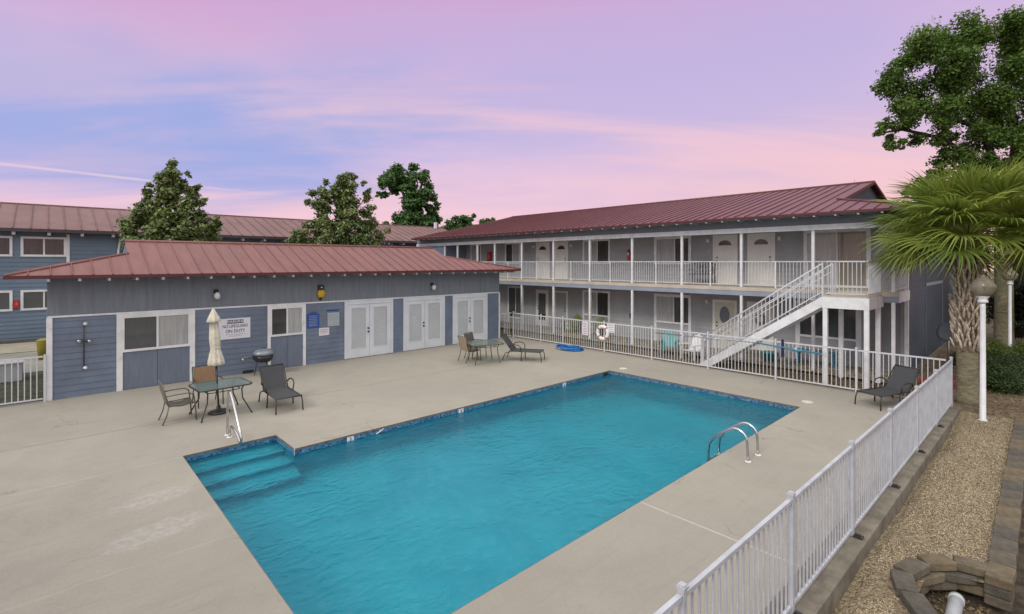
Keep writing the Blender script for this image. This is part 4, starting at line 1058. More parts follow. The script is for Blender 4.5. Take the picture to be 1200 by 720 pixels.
def make_chair(lab, loc, rz, sling, metal, group='sling patio chairs'):
    """faces -y"""
    t = thing('patio_chair', lab, 'chair', loc, rz, group); W = .27
    MB().poly; s = MB(); n = 6
    for i in range(n):
        y0, y1 = -.25 + .47 * i / n, -.25 + .47 * (i + 1) / n; f = lambda y: .42 - .05 * math.sin((y + .25) / .47 * math.pi) - .02 * (y + .25)
        s.prism([(-W + .02, y0, f(y0)), (W - .02, y0, f(y0)), (W - .02, y1, f(y1)), (-W + .02, y1, f(y1))], (0, 0, .012))
    s.build('seat', sling, t)
    bk = MB(); B = [(.24, .40), (.29, .60), (.33, .80), (.36, .92)]
    for (y0, z0), (y1, z1) in zip(B[:-1], B[1:]): bk.prism([(-W + .02, y0, z0), (W - .02, y0, z0), (W - .02, y1, z1), (-W + .02, y1, z1)], (0, .012, .003))
    bk.build('backrest', sling, t)
    for sx in (-1, 1):
        MB().tube([(sx * W, -.27, .42), (sx * W, .0, .40), (sx * W, .23, .40), (sx * W, .29, .62), (sx * W, .37, .94)], .014, 8).build('side_frame', metal, t)
        MB().tube([(sx * (W + .01), -.30, 0), (sx * (W + .01), -.27, .42), (sx * (W + .02), -.24, .60), (sx * (W + .025), -.16, .66), (sx * (W + .025), .12, .66), (sx * W, .30, .64)], .014, 8).build('front_leg', metal, t)
        MB().tube([(sx * W, .24, .40), (sx * W, .28, .2), (sx * W, .36, 0)], .014, 8).build('rear_leg', metal, t)
    MB().tube([(-W, .37, .94), (0, .385, .955), (W, .37, .94)], .014, 8).build('top_rail', metal, t)
    return t
make_chair('taupe metal patio chair standing sideways left of the parasol table', (2.28, 13.90, 0), R(90), M['chair_metal'], M['chair_metal'])
make_chair('brown sling chair pushed in behind the parasol table', (3.08, 14.92, 0), R(2), M['sling_brown'], M['dark_metal'])
make_chair('tan sling chair at the near side of the far glass table', (11.62, 14.74, 0), R(85), M['sling_tan'], M['bronze'])
make_chair('dark sling chair tucked behind the far glass table', (12.15, 15.05, 0), R(15), M['chair_metal'], M['bronze'])
def make_lounger():
    t = thing('sun_lounger', 'charcoal sling sun lounger beside the parasol table', 'sun lounger', (0, 0, 0), 0, 'charcoal sun loungers'); W = .30
    fr, sl = M['dark_metal'], M['sling_dark']
    s = MB(); n = 8
    for i in range(n):
        y0, y1 = -.92 + 1.06 * i / n, -.92 + 1.06 * (i + 1) / n; f = lambda y: .36 - .025 * math.sin((y + .92) / 1.06 * math.pi)
        s.prism([(-W + .02, y0, f(y0)), (W - .02, y0, f(y0)), (W - .02, y1, f(y1)), (-W + .02, y1, f(y1))], (0, 0, .010))
    s.build('seat', sl, t)
    bk = MB(); B = [(.15, .36), (.30, .55), (.44, .73), (.56, .90)]
    for (y0, z0), (y1, z1) in zip(B[:-1], B[1:]): bk.prism([(-W + .02, y0, z0), (W - .02, y0, z0), (W - .02, y1, z1), (-W + .02, y1, z1)], (0, .010, .003))
    bk.build('backrest', sl, t)
    for sx in (-1, 1):
        MB().tube([(sx * W, -.94, .355), (sx * W, -.3, .355), (sx * W, .18, .36)], .016, 8).build('side_rail', fr, t)
        MB().tube([(sx * W, .14, .36), (sx * W, .30, .56), (sx * W, .575, .915)], .016, 8).build('back_frame', fr, t)
        MB().tube([(sx * W, -.92, .355), (sx * (W + .01), -.97, .20), (sx * (W + .02), -.98, 0)], .016, 8).build('foot_leg', fr, t)
        MB().tube([(sx * W, -.22, .355), (sx * (W + .02), -.22, 0)], .018, 8).build('middle_leg', fr, t)
        MB().tube([(sx * (W + .01), .12, .36), (sx * (W + .02), .40, .28), (sx * (W + .02), .52, 0)], .016, 8).build('rear_leg', fr, t)
        MB().tube([(sx * (W + .02), -.20, .36), (sx * (W + .045), -.20, .52), (sx * (W + .05), -.12, .59), (sx * (W + .05), .02, .61), (sx * (W + .045), .18, .58), (sx * (W + .02), .26, .50)], .017, 8).build('armrest', fr, t)
    MB().tube([(-W, -.94, .355), (W, -.94, .355)], .016, 8).build('foot_bar', fr, t); MB().tube([(-W, .575, .915), (W, .575, .915)], .016, 8).build('head_bar', fr, t)
    return t
L0 = make_lounger(); L0.location = (4.42, 13.70, 0); L0.rotation_euler.z = R(-2)
dup(L0, (13.12, 13.72, 0), R(32), 'charcoal sling sun lounger beside the far glass table')
dup(L0, (16.18, 2.72, 0), R(-112), 'charcoal sling sun lounger in the fence corner at right')
# parasol
t = thing('closed_parasol', 'tall closed cream parasol standing through the glass table', 'parasol', (3.10, 13.87, 0)); t.rotation_euler = (R(-2.1), R(-2.3), 0)
prof = [(.02, 2.56), (.05, 2.50), (.12, 2.34), (.150, 2.25), (.135, 2.235), (.085, 2.24), (.10, 2.05), (.115, 1.85), (.105, 1.66), (.095, 1.58), (.125, 1.45), (.165, 1.28), (.175, 1.20), (.12, 1.16), (.03, 1.20)]
MB().lathe(prof, (0, 0, 0), 40, lambda a, i: 1 + (.02 if i < 2 else .13 if i > 9 else .09) * math.cos(8 * a + .3 * i)).build('canopy', M['canvas'], t)
MB().tube([(0, 0, .08), (0, 0, 1.25)], .021, 10).build('pole', M['dark_metal'], t)
MB().lathe([(.235, .0), (.235, .035), (.20, .06), (.06, .085), (.045, .17), (.03, .18)], (0, 0, 0), 28).build('base', M['dark_metal'], t)
MB().tube([(-.05, -.10, 1.60), (.05, -.105, 1.595), (.1, -.04, 1.6)], .012, 6).build('tie_strap', M['canvas'], t)
# grill
t = thing('grill', 'covered charcoal grill with grey lid against the siding behind the lounger', 'grill', (5.22, 17.55, 0)); t.scale = (1, 1, .94)
MB().lathe([(.29, .70), (.32, .74), (.31, .80), (.24, .87), (.10, .91), (.02, .915)], (0, 0, 0), 24).build('lid', M['lead_grey'], t)
MB().lathe([(.05, .43), (.20, .47), (.29, .56), (.31, .69)], (0, 0, 0), 24, lambda a, i: 1 + .06 * math.sin(5 * a)).build('bowl', M['black'], t)
for a in (40, 160, 280): MB().tube([(.18 * math.cos(R(a)), .18 * math.sin(R(a)), .5), (.27 * math.cos(R(a)), .27 * math.sin(R(a)), 0)], .012, 6).build('leg', M['dark_metal'], t)
MB().tube([(-.06, 0, .91), (-.05, 0, .95), (.05, 0, .95), (.06, 0, .91)], .012, 6).build('lid_handle', M['black'], t)
# hand rail at steps and ladder
t = thing('step_rail', 'bent stainless hand rail at the pool entry steps', 'hand rail')
MB().tube([(2.83, 11.94, 0), (2.83, 11.93, .55), (2.83, 11.88, .88), (2.83, 11.80, .97), (2.83, 11.70, .94), (2.83, 11.5, .80), (2.83, 11.0, .34), (2.83, 10.9, .20), (2.83, 10.93, .10), (2.83, 11.02, .10), (2.83, 11.2, .20), (2.83, 11.5, .26), (2.83, 11.66, .25), (2.83, 11.74, .16), (2.83, 11.76, 0)], .024, 12).build('rail', M['steel'], t)
for y in (11.94, 11.76): MB().lathe([(.06, 0), (.055, .018), (.03, .022)], (2.83, y, .001), 16).build('flange', M['white_plastic'], t)
t = thing('pool_ladder', 'stainless steel ladder hoops at the near pool edge', 'pool ladder')
for x in (9.50, 9.97):
    pts = [(x, 3.76, 0)] + [(x, 3.77, .30)] + [(x, 3.98 - .20 * math.cos(a), .36 + .20 * math.sin(a)) for a in [R(10 + 16 * i) for i in range(7)]] + [(x, 4.25, .42), (x, 4.42, .27), (x, 4.50, .14), (x, 4.52, 0), (x, 4.52, -1.1)]
    MB().tube(pts, .024, 12).build('hoop', M['steel'], t)
    MB().lathe([(.06, 0), (.055, .015), (.03, .02)], (x, 3.76, .001), 16).build('flange', M['white_plastic'], t)
for z in (-.35, -.62, -.90): MB().box(9.5, 9.97, 4.47, 4.57, z, z + .03).build('step', M['steel'], t)

# behind the far fence
def adirondack(name, lab, loc, rz, mm, cat='chair', group=None):
    t = thing(name, lab, cat, loc, rz, group)
    bk = MB()
    for i in range(5):
        x = -.22 + .11 * i; h = .92 - .05 * abs(i - 2) ** 1.5
        bk.prism([(x - .054, .20, .30), (x + .054, .20, .30), (x + .054, .42, h), (x - .054, .42, h)], (0, .02, .006))
    bk.build('backrest', mm, t)
    st = MB()
    for i in range(5): st.box(-.27, .27, -.28 + .105 * i, -.178 + .105 * i, .34 - .015 * i, .36 - .015 * i)
    st.build('seat', mm, t)
    for sx in (-1, 1):
        MB().box(sx * .30 - .02, sx * .30 + .02, -.30, -.22, 0, .55).build('leg', mm, t)
        MB().box(sx * .30 - .02, sx * .30 + .02, .22, .30, 0, .50).build('leg', mm, t)
        MB().box(sx * .31 - .06, sx * .31 + .06, -.36, .30, .551, .575).build('armrest', mm, t)
    return t
adirondack('garden_chair', 'bright teal plastic garden chair behind the far fence', (18.4, 10.40, -.05), R(-70), M['teal_plastic'], group='plastic garden chairs')
adirondack('garden_chair', 'white plastic garden chair behind the fence left of the stair foot', (18.3, 9.35, -.05), R(-100), M['white_plastic'], group='plastic garden chairs')
adirondack('garden_chair', 'olive garden chair on the left by the lower window wall', (20.2, 17.0, .02), R(-95), M['green_plastic'], group='plastic garden chairs')
adirondack('garden_chair', 'olive garden chair in front of the lower white framed window', (20.1, 15.3, .02), R(-85), M['green_plastic'], group='plastic garden chairs')
t = thing('teal_tub', 'small teal plastic tub on the ground beneath the staircase', 'tub', (19.6, 7.0, .02))
MB().lathe([(.18, 0), (.24, .30), (.27, .32), (.27, .36), (.23, .36), (.17, .03)], (0, 0, 0), 20).build('bucket', M['teal_plastic'], t)
t = thing('blue_table', 'low light blue bench under the stair landing', 'bench', (20.2, 5.6, .02))
BX('top', M['pole_blue'], t, -.2, .2, -.7, .7, .46, .50)
for y in (-.55, .55): BX('leg', M['pole_blue'], t, -.17, .17, y - .03, y + .03, 0, .46)
t = thing('door_step', 'pale step in front of the lower white door behind the stairs', 'step', (20.4, 7.8, .02)); BX('slab', M['concrete_curb'], t, -.35, .45, -.7, .7, 0, .16)
# dish
t = thing('satellite_dish', 'dark grey satellite dish on a thin ground pole beside the end wall', 'satellite dish', (23.4, 2.35, -.06))
MB().tube([(0, 0, 0), (0, 0, 1.25)], .03, 8).build('mast', M['pole_grey'], t)
d = MB().lathe([(.02, 0), (.15, .012), (.28, .045), (.38, .085), (.385, .075), (.28, .03), (.02, -.015)], (0, 0, 0), 24)
d.xf(Matrix.Translation((-.10, -.05, 1.30)) @ Matrix.Rotation(R(150), 4, 'Z') @ Matrix.Rotation(R(62), 4, 'Y')); d.build('reflector', M['dish'], t)
MB().tube([(-.1, -.05, 1.1), (-.35, -.35, 1.15), (-.40, -.42, 1.25)], .015, 6).box(-.45, -.36, -.47, -.38, 1.22, 1.32).build('feed_arm', M['dish'], t)
t = thing('red_planter', 'faded red planter box on the ground behind the corner lounger', 'planter', (19.75, 2.12, -.06), R(-48))
mb = MB().box(-.5, .5, -.22, .22, 0, .16); mb.box(-.56, .56, -.28, -.23, .13, .22).box(-.56, .56, .23, .28, .13, .22); mb.build('box', mat('faded_red', (.26, .055, .035), .8, .2, 6), t)
# lamp posts
def lamp(loc, lab, h=3.2):
    t = thing('lamp_post', lab, 'lamp post', loc, 0, 'white globe lamp posts')
    MB().lathe([(.085, 0), (.085, .05), (.06, .08), (.052, h - .75), (.05, h - .62)], (0, 0, 0), 18).build('post', M['lamp_white'], t)
    MB().lathe([(.055, h - .66), (.10, h - .64), (.10, h - .60), (.075, h - .575), (.11, h - .52), (.12, h - .49), (.03, h - .485)], (0, 0, 0), 18).build('collar', M['lamp_white'], t)
    MB().lathe([(.12, h - .488), (.19, h - .44), (.235, h - .33), (.24, h - .22), (.21, h - .185), (.20, h - .15), (.15, h - .09), (.09, h - .05), (.055, h - .035), (.06, h - .01), (.035, h + .02), (.01, h + .03)], (0, 0, 0), 24).build('globe', M['lamp_globe'], t)
    return t
lamp((16.38, 1.02, -.12), 'tall white lamp post with smoky globe in front of the palm trunk', 3.5)
lamp((28.6, .98, -.06), 'distant white lamp post with smoky globe by the shrubs at right', 3.5)

# block wall and drain pit
def block(parent, c, l, w_, h, rz, i, name='block'):
    mb = MB(); jt = lambda: rnd.uniform(-.012, .012)
    pts = [(-l / 2 + jt(), -w_ / 2 + jt(), 0), (l / 2 + jt(), -w_ / 2 + jt(), 0), (l / 2 + jt(), w_ / 2 + jt(), 0), (-l / 2 + jt(), w_ / 2 + jt(), 0)]
    mb.prism(pts, (0, 0, h)); o = mb.build(name, M['stone'][i % 5], parent, .018)
    o.location = c; o.rotation_euler = (0, 0, rz + rnd.uniform(-.02, .02)); return o
GW = thing('garden_wall', 'low straight wall of weathered blocks at the right edge of the gravel', 'retaining wall')
k = 0
for cz, off in ((-.36, .15), (-.24, .0), (-.12, .22)):
    x = 8.16
    l = .42 if cz > -.2 else (.30 if cz > -.3 else .42)
    while x < 16.8:
        block(GW, (x + l / 2, (.37 if cz > -.2 else .385), cz - .005), l - .008, .25, .118, .0, k * 3 + int(cz * -17)); k += 1; x += l; l = .42
CW = thing('drain_surround', 'curved low block wall around the white drain pipe at bottom right', 'retaining wall')
arc = [(6.94, .93, R(30)), (7.32, 1.12, R(16)), (7.75, 1.12, R(-14)), (8.14, .93, R(-42)), (8.36, .60, R(-78))]
for c, cz in enumerate((-.34, -.225, -.105)):
    for i, (x, y, a) in enumerate(arc):
        s = .0 if c % 2 == 0 else .5
        if s and i < len(arc) - 1: x, y, a = (x + arc[i + 1][0]) / 2, (y + arc[i + 1][1]) / 2, (a + arc[i + 1][2]) / 2
        elif s: x, y, a = 8.39, .50, R(-88)
        block(CW, (x, y, cz - .01), (.40 if i != 3 else .36), .21, .11, a, i * 2 + c)
t = thing('drain_pipe', 'white plastic drain pipe lying in the block lined pit', 'pipe', (0, 0, 0))
MB().tube([(6.6, .70, -.36), (7.2, .715, -.345), (7.96, .725, -.33)], .070, 20).build('tube', M['pvc'], t)
MB().tube([(7.90, .723, -.332), (7.97, .726, -.329)], .077, 20).build('rim', M['pvc'], t)
# gravel chips, leaf litter
def chips(name, n, sampler, size, mat_, zf, flat=.5, kind='stuff'):
    P = np.array([sampler() for _ in range(n)]); z = np.array([zf(p[0], p[1]) for p in P])
    Q = np.column_stack([P, z + size * .25])
    N = nr.normal(size=(n, 3)) * flat + np.array([0, 0, 1.0])
    me = leaf_mesh(name, Q, N, size, mat_, nr.beta(2, 2.6, n), .7, 0.0); return struct(link_mesh(name, me), kind)
def gs():
    while True:
        x = 5.0 + 11.9 * rnd.random() ** 1.25; y = rnd.uniform(.50, 1.66)
        if y > 1.46 + .0165 * (16.9 - x): continue
        if x < 8.45 and y < 1.12: continue
        e = (y - 1.10 - .0165 * (16.9 - x)) / .36 + .5 * math.sin(x * 2.3) * math.sin(x * 5.1)
        if rnd.random() < .95 * e: continue
        if x < 8.9 and rnd.random() < .5 + .5 * math.sin(x * 4 + y * 3): continue
        return (x, y)
chips('gravel_chips', 42000, gs, .019, M['chips'], gz, .55)
def gl_():
    return (rnd.uniform(17.0, 20.8), rnd.uniform(2.0, 17.5)) if rnd.random() < .7 else (rnd.uniform(17, 30), rnd.uniform(.1, 3.0))
chips('leaf_litter', 9000, gl_, .07, M['litter'], lambda x, y: (.025 if 18.75 < x < 20.95 and y > 3 else -.055), .35)
chips('pit_litter', 900, lambda: (rnd.uniform(6.2, 8.3), rnd.uniform(.32, 1.0)), .045, M['litter'], lambda x, y: -.465, .35)

# left background bits
t = thing('utility_box', 'pale grey utility box on the lawn behind the left fence', 'utility box', (-1.0, 22.4, -.05)); BX('cabinet', M['utility'], t, -.9, .45, -.3, .3, 0, .55, bevel=.02); BX('lid', M['utility'], t, -.93, .48, -.33, .33, .551, .60, bevel=.01)
t = thing('rubbish_bin', 'yellow green rubbish bin beside the pool house corner', 'bin', (-.02, 26.4, -.04)); t.scale = (.8, .8, .72); MB().prism([(-.25, -.25, 0), (.25, -.25, 0), (.25, .25, 0), (-.25, .25, 0)], (0, 0, .02)).lathe([(.26, .02), (.33, .95), (.33, 1.0)], (0, 0, 0), 20).build('body', M['yellow_bin'], t); MB().lathe([(.34, 1.002), (.34, 1.04), (.2, 1.1), (.02, 1.12)], (0, 0, 0), 20).build('lid', M['yellow_bin'], t)
sheet('mulch_strip', M['soil'], [-30, 16], [32.4, 33.5], -.02)
# ------------------------------------------------------------------ trees
tree('oak_tree', 'large spreading oak with drooping left branches rising behind the palm', (35.71, 0.85, -.06), [(0,0,0),(.0,2,0),(-.05,4,0),(-.4,7,0),(-.6,9,0)], [([(0.0, 2.74, 0), (-0.43, 6.59, 0), (-1.97, 10.44, 0), (-4.11, 13.01, 0)], 0.28), ([(-0.43, 6.59, 0), (0.17, 10.44, 0.4), (-0.68, 14.3, 0.2)], 0.25), ([(-0.43, 6.16, 0), (-1.97, 8.73, 0.2), (-3.68, 10.01, 0.2), (-5.82, 10.44, 0.1), (-7.36, 10.19, 0)], 0.16), ([(-0.26, 5.73, 0), (-2.4, 7.45, 0.4), (-4.75, 7.53, 0.6)], 0.1), ([(0.0, 8.3, 0), (1.46, 10.87, 0), (2.1, 13.01, 0)], 0.22), ([(-1.97, 10.44, 0), (-4.54, 11.3, -0.2), (-6.25, 11.73, 0)], 0.12)], [(-6.38, 12.58, 0, 0.86), (-5.91, 13.52, 0.5, 0.86), (-5.18, 14.21, -0.6, 1.03), (-4.2, 14.72, 0.5, 1.03), (-3.17, 14.98, -0.4, 1.03), (-2.05, 15.15, 0.6, 0.94), (-1.03, 15.24, -0.5, 0.86), (0.09, 15.07, 0, 1.11), (1.24, 14.81, 0.8, 1.11), (2.31, 13.87, 0, 1.28), (-6.16, 11.38, -0.5, 0.73), (-5.05, 12.58, 0.8, 1.2), (-3.77, 13.1, -0.8, 1.28), (-2.31, 13.44, 0.8, 1.28), (-0.9, 13.44, -0.8, 1.28), (0.51, 13.01, 0.6, 1.37), (1.88, 12.15, -0.6, 1.37), (-5.57, 10.96, 0.2, 0.73), (-4.45, 11.21, -0.6, 0.94), (-3.25, 11.38, 0.6, 1.03), (-1.97, 11.64, -0.4, 1.11), (-0.6, 11.47, 0.6, 1.2), (0.81, 10.87, 0, 1.28), (-7.28, 10.27, 0, 0.34), (-6.93, 10.53, 0.1, 0.39), (-6.55, 10.87, 0.1, 0.43), (-6.25, 10.01, 0.3, 0.34), (-6.42, 9.5, 0.3, 0.34), (-5.91, 9.76, 0.1, 0.34), (-5.14, 10.01, 0.3, 0.47), (-4.2, 10.01, -0.3, 0.51), (-3.34, 10.1, 0.5, 0.51), (-2.4, 10.01, -0.6, 0.73), (-1.33, 9.93, 0.3, 0.94), (-0.26, 9.59, -0.3, 1.03), (0.81, 9.16, 0.2, 1.2), (-3.47, 9.24, 0.4, 0.34), (-3.0, 8.9, 0.2, 0.39), (-2.05, 8.73, -0.3, 0.68), (-1.03, 8.3, 0.3, 0.86), (0.0, 7.79, 0, 1.03), (-4.54, 7.75, 0.6, 0.34), (-5.05, 7.36, 0.6, 0.34), (-4.02, 8.3, 0.4, 0.39), (-3.6, 8.73, 0.3, 0.56), (-2.74, 8.22, -0.4, 0.6), (-1.97, 7.7, 0.3, 0.68), (-0.94, 7.19, -0.4, 0.77), (0.17, 6.76, 0.3, 0.86), (-3.17, 9.33, 0.2, 0.51), (-4.24, 8.13, 0.3, 0.34), (-4.71, 7.7, 0.2, 0.34), (-1.54, 8.3, 0.5, 0.64), (-0.34, 8.09, -0.5, 0.73), (-2.4, 8.94, -0.3, 0.56)], .62, .16, M['leaf_oak'], M['bark_dark'], split=5, rtrunk=(.5,.25), shell=.35, spread=.2)
tree('magnolia_tree', 'conical evergreen magnolia behind the left half of the pool house roof', (4.34, 28.5, -.06), [(0,0,0),(.05,3,0),(-.05,6,0),(0,8.4,0)], [([(0.0, 4.01, 0), (-0.86, 5.55, 0.3), (-2.0, 5.64, 0.2)], 0.06), ([(0.0, 4.41, 0), (0.98, 5.55, -0.3), (2.08, 5.8, 0)], 0.06), ([(0.0, 5.23, 0), (-0.86, 6.61, 0.3), (-1.43, 6.57, 0)], 0.05), ([(0.0, 5.31, 0), (0.86, 6.61, 0), (1.59, 6.78, 0)], 0.05), ([(0.0, 6.45, 0), (-0.61, 7.35, 0), (-1.1, 7.35, 0)], 0.04), ([(0.0, 6.53, 0), (0.57, 7.43, 0), (1.26, 7.35, 0)], 0.04)], [(0.0, 8.49, 0, 0.24), (-0.16, 8.08, 0.2, 0.33), (0.24, 7.96, -0.2, 0.29), (-0.45, 7.8, 0, 0.29), (-0.04, 7.55, 0.3, 0.41), (0.61, 7.59, 0, 0.24), (0.86, 7.96, 0, 0.16), (-0.65, 7.55, 0.3, 0.24), (-0.94, 7.43, 0, 0.2), (-0.37, 7.06, 0.4, 0.41), (0.2, 7.06, -0.4, 0.45), (0.77, 7.1, 0.2, 0.33), (-0.86, 7.02, -0.2, 0.33), (-1.18, 7.1, 0, 0.2), (1.18, 7.31, 0, 0.2), (1.34, 7.39, 0, 0.12), (-1.02, 6.53, 0.4, 0.41), (-0.37, 6.45, -0.5, 0.49), (0.29, 6.45, 0.5, 0.49), (0.94, 6.53, -0.3, 0.41), (-1.47, 6.53, 0, 0.24), (1.43, 6.61, 0, 0.24), (1.59, 6.74, 0, 0.16), (-1.67, 5.96, 0.3, 0.33), (-1.1, 5.88, -0.6, 0.49), (-0.45, 5.8, 0.7, 0.53), (0.24, 5.8, -0.7, 0.57), (0.94, 5.88, 0.6, 0.49), (1.51, 5.96, -0.2, 0.33), (-2.08, 5.55, 0.2, 0.33), (-1.55, 5.39, -0.6, 0.45), (-0.94, 5.23, 0.7, 0.53), (-0.24, 5.15, -0.8, 0.57), (0.45, 5.15, 0.8, 0.57), (1.1, 5.31, -0.7, 0.53), (1.71, 5.39, 0.4, 0.41), (2.16, 5.8, 0, 0.2), (2.0, 5.47, 0.2, 0.33), (-2.16, 5.55, 0, 0.29), (-1.75, 4.82, 0.5, 0.49), (-0.94, 4.58, -0.8, 0.61), (-0.04, 4.49, 0.9, 0.65), (0.86, 4.58, -0.9, 0.61), (1.59, 4.82, 0.6, 0.49), (-0.04, 8.24, 0.04, 0.24), (-0.03, 8.04, 0.08, 0.26), (0.04, 7.84, -0.35, 0.28), (-0.2, 7.63, 0.27, 0.3), (-0.12, 7.43, -0.21, 0.32), (0.29, 7.23, -0.02, 0.34), (0.23, 7.02, -0.02, 0.36), (0.11, 6.82, -0.28, 0.38), (0.12, 6.61, 0.29, 0.4), (0.02, 6.41, 0.19, 0.42), (0.18, 6.21, -0.35, 0.44), (0.29, 6.0, 0.07, 0.46), (-0.24, 5.8, -0.38, 0.48), (0.48, 5.6, -0.02, 0.5), (0.31, 5.39, 0.3, 0.52), (0.32, 5.19, 0.34, 0.54), (-0.17, 4.98, 0.24, 0.56), (-0.09, 4.78, 0.35, 0.58), (0.67, 4.58, -0.32, 0.6), (-0.3, 7.84, -0.28, 0.21), (0.4, 7.84, -0.06, 0.21), (-0.49, 7.55, -0.2, 0.22), (0.47, 7.55, -0.11, 0.22), (-0.56, 7.27, 0.09, 0.24), (0.61, 7.27, 0.4, 0.24), (-0.76, 6.98, 0.43, 0.26), (0.8, 6.98, 0.49, 0.26), (-0.88, 6.7, -0.34, 0.28), (0.94, 6.7, 0.46, 0.28), (-1.09, 6.41, 0.07, 0.29), (1.02, 6.41, -0.29, 0.29), (-1.2, 6.12, 0.07, 0.31), (0.99, 6.12, -0.44, 0.31), (-1.34, 5.84, 0.49, 0.33), (1.02, 5.84, 0.3, 0.33), (-1.27, 5.55, -0.35, 0.34), (1.22, 5.55, 0.27, 0.34), (-1.63, 5.27, -0.46, 0.36), (1.5, 5.27, -0.46, 0.36), (-1.68, 4.98, -0.17, 0.38), (1.77, 4.98, 0.48, 0.38), (-1.68, 4.7, 0.5, 0.4), (1.57, 4.7, -0.42, 0.4)], .95, .20, M['leaf_mag'], M['bark'], split=5, rtrunk=(.22,.04), shell=.2, aspect=.42, spread=.1, group='magnolias behind the pool house')
tree('magnolia_tree', 'broad ragged magnolia with open gaps behind the middle of the pool house', (13.0, 28.5, -.06), [(0,0,0),(.05,3,0),(-.05,6,0),(.05,8.6,0)], [([(0.0, 3.57, 0), (-1.68, 5.1, 0.2), (-2.95, 5.51, 0.1)], 0.07), ([(0.0, 3.83, 0), (1.37, 5.3, -0.2), (2.44, 5.71, 0)], 0.07), ([(0.0, 4.59, 0), (-1.17, 6.62, 0.2), (-2.03, 7.44, 0)], 0.06), ([(0.0, 5.61, 0), (-0.66, 7.84, 0), (-1.02, 8.46, 0)], 0.05), ([(0.0, 5.61, 0), (0.86, 7.13, 0), (1.53, 7.95, 0)], 0.05)], [(0.1, 8.91, 0, 0.31), (0.51, 8.81, 0.2, 0.31), (-0.2, 8.76, -0.2, 0.25), (0.0, 8.25, 0.3, 0.46), (0.61, 8.15, -0.3, 0.46), (1.12, 8.46, 0, 0.2), (-0.61, 8.2, 0.2, 0.31), (-1.12, 8.51, 0, 0.2), (-1.53, 8.05, 0.2, 0.41), (-1.02, 7.84, -0.3, 0.46), (-1.93, 7.84, 0, 0.25), (-0.41, 7.54, 0.5, 0.51), (0.41, 7.44, -0.5, 0.56), (1.12, 7.74, 0.3, 0.36), (1.42, 8.05, 0, 0.2), (-1.73, 7.13, 0.4, 0.46), (-1.12, 7.03, -0.5, 0.56), (-0.31, 6.73, 0.6, 0.56), (0.51, 6.62, -0.6, 0.61), (1.22, 6.83, 0.4, 0.46), (1.63, 7.03, 0, 0.25), (-2.14, 7.34, 0, 0.25), (-1.83, 6.32, 0.4, 0.46), (-1.12, 6.12, -0.6, 0.56), (-0.31, 5.91, 0.7, 0.61), (0.51, 5.81, -0.7, 0.66), (1.32, 6.01, 0.5, 0.51), (1.73, 6.32, 0, 0.25), (-2.44, 6.01, 0.2, 0.31), (-2.95, 5.51, 0.2, 0.41), (-2.34, 5.3, -0.6, 0.51), (-1.53, 5.2, 0.7, 0.61), (-0.61, 5.1, -0.8, 0.66), (0.31, 5.0, 0.8, 0.66), (1.22, 5.1, -0.7, 0.61), (2.03, 5.4, 0.4, 0.41), (2.54, 5.71, 0, 0.25), (-3.25, 4.9, 0.2, 0.41), (-2.54, 4.59, 0.5, 0.56), (-1.22, 4.39, -0.8, 0.71), (0.2, 4.28, 0.8, 0.71), (1.63, 4.59, 0.6, 0.61), (-0.07, 8.56, -0.37, 0.36), (-0.26, 8.3, -0.07, 0.38), (-0.03, 8.05, -0.28, 0.41), (-0.48, 7.79, 0.29, 0.43), (-0.28, 7.54, 0.37, 0.45), (0.35, 7.29, -0.1, 0.47), (-0.15, 7.03, 0.02, 0.5), (0.1, 6.78, 0.08, 0.52), (-0.01, 6.52, 0.1, 0.54), (0.66, 6.27, 0.01, 0.57), (-0.23, 6.01, 0.18, 0.59), (-0.64, 5.76, -0.16, 0.61), (0.95, 5.51, 0.02, 0.63), (0.01, 5.25, -0.39, 0.66), (-0.31, 5.0, 0.06, 0.68), (-1.38, 4.74, 0.09, 0.7), (0.27, 4.49, -0.35, 0.73), (-0.86, 7.74, -0.03, 0.31), (0.26, 7.74, -0.15, 0.31), (-1.05, 7.39, 0.24, 0.31), (0.24, 7.39, -0.44, 0.31), (-1.22, 7.03, 0.46, 0.31), (0.45, 7.03, -0.04, 0.31), (-1.35, 6.68, -0.18, 0.31), (0.64, 6.68, -0.19, 0.31), (-1.4, 6.32, 0.1, 0.31), (0.76, 6.32, -0.12, 0.31), (-1.79, 5.96, -0.47, 0.31), (1.06, 5.96, 0.24, 0.31), (-1.67, 5.61, -0.28, 0.31), (1.38, 5.61, -0.26, 0.31), (-1.72, 5.25, -0.06, 0.31), (1.49, 5.25, -0.4, 0.31), (-1.97, 4.9, -0.17, 0.31), (1.77, 4.9, -0.06, 0.31)], .95, .21, M['leaf_mag'], M['bark'], split=5, rtrunk=(.25,.05), shell=.2, aspect=.42, spread=.1, group='magnolias behind the pool house')
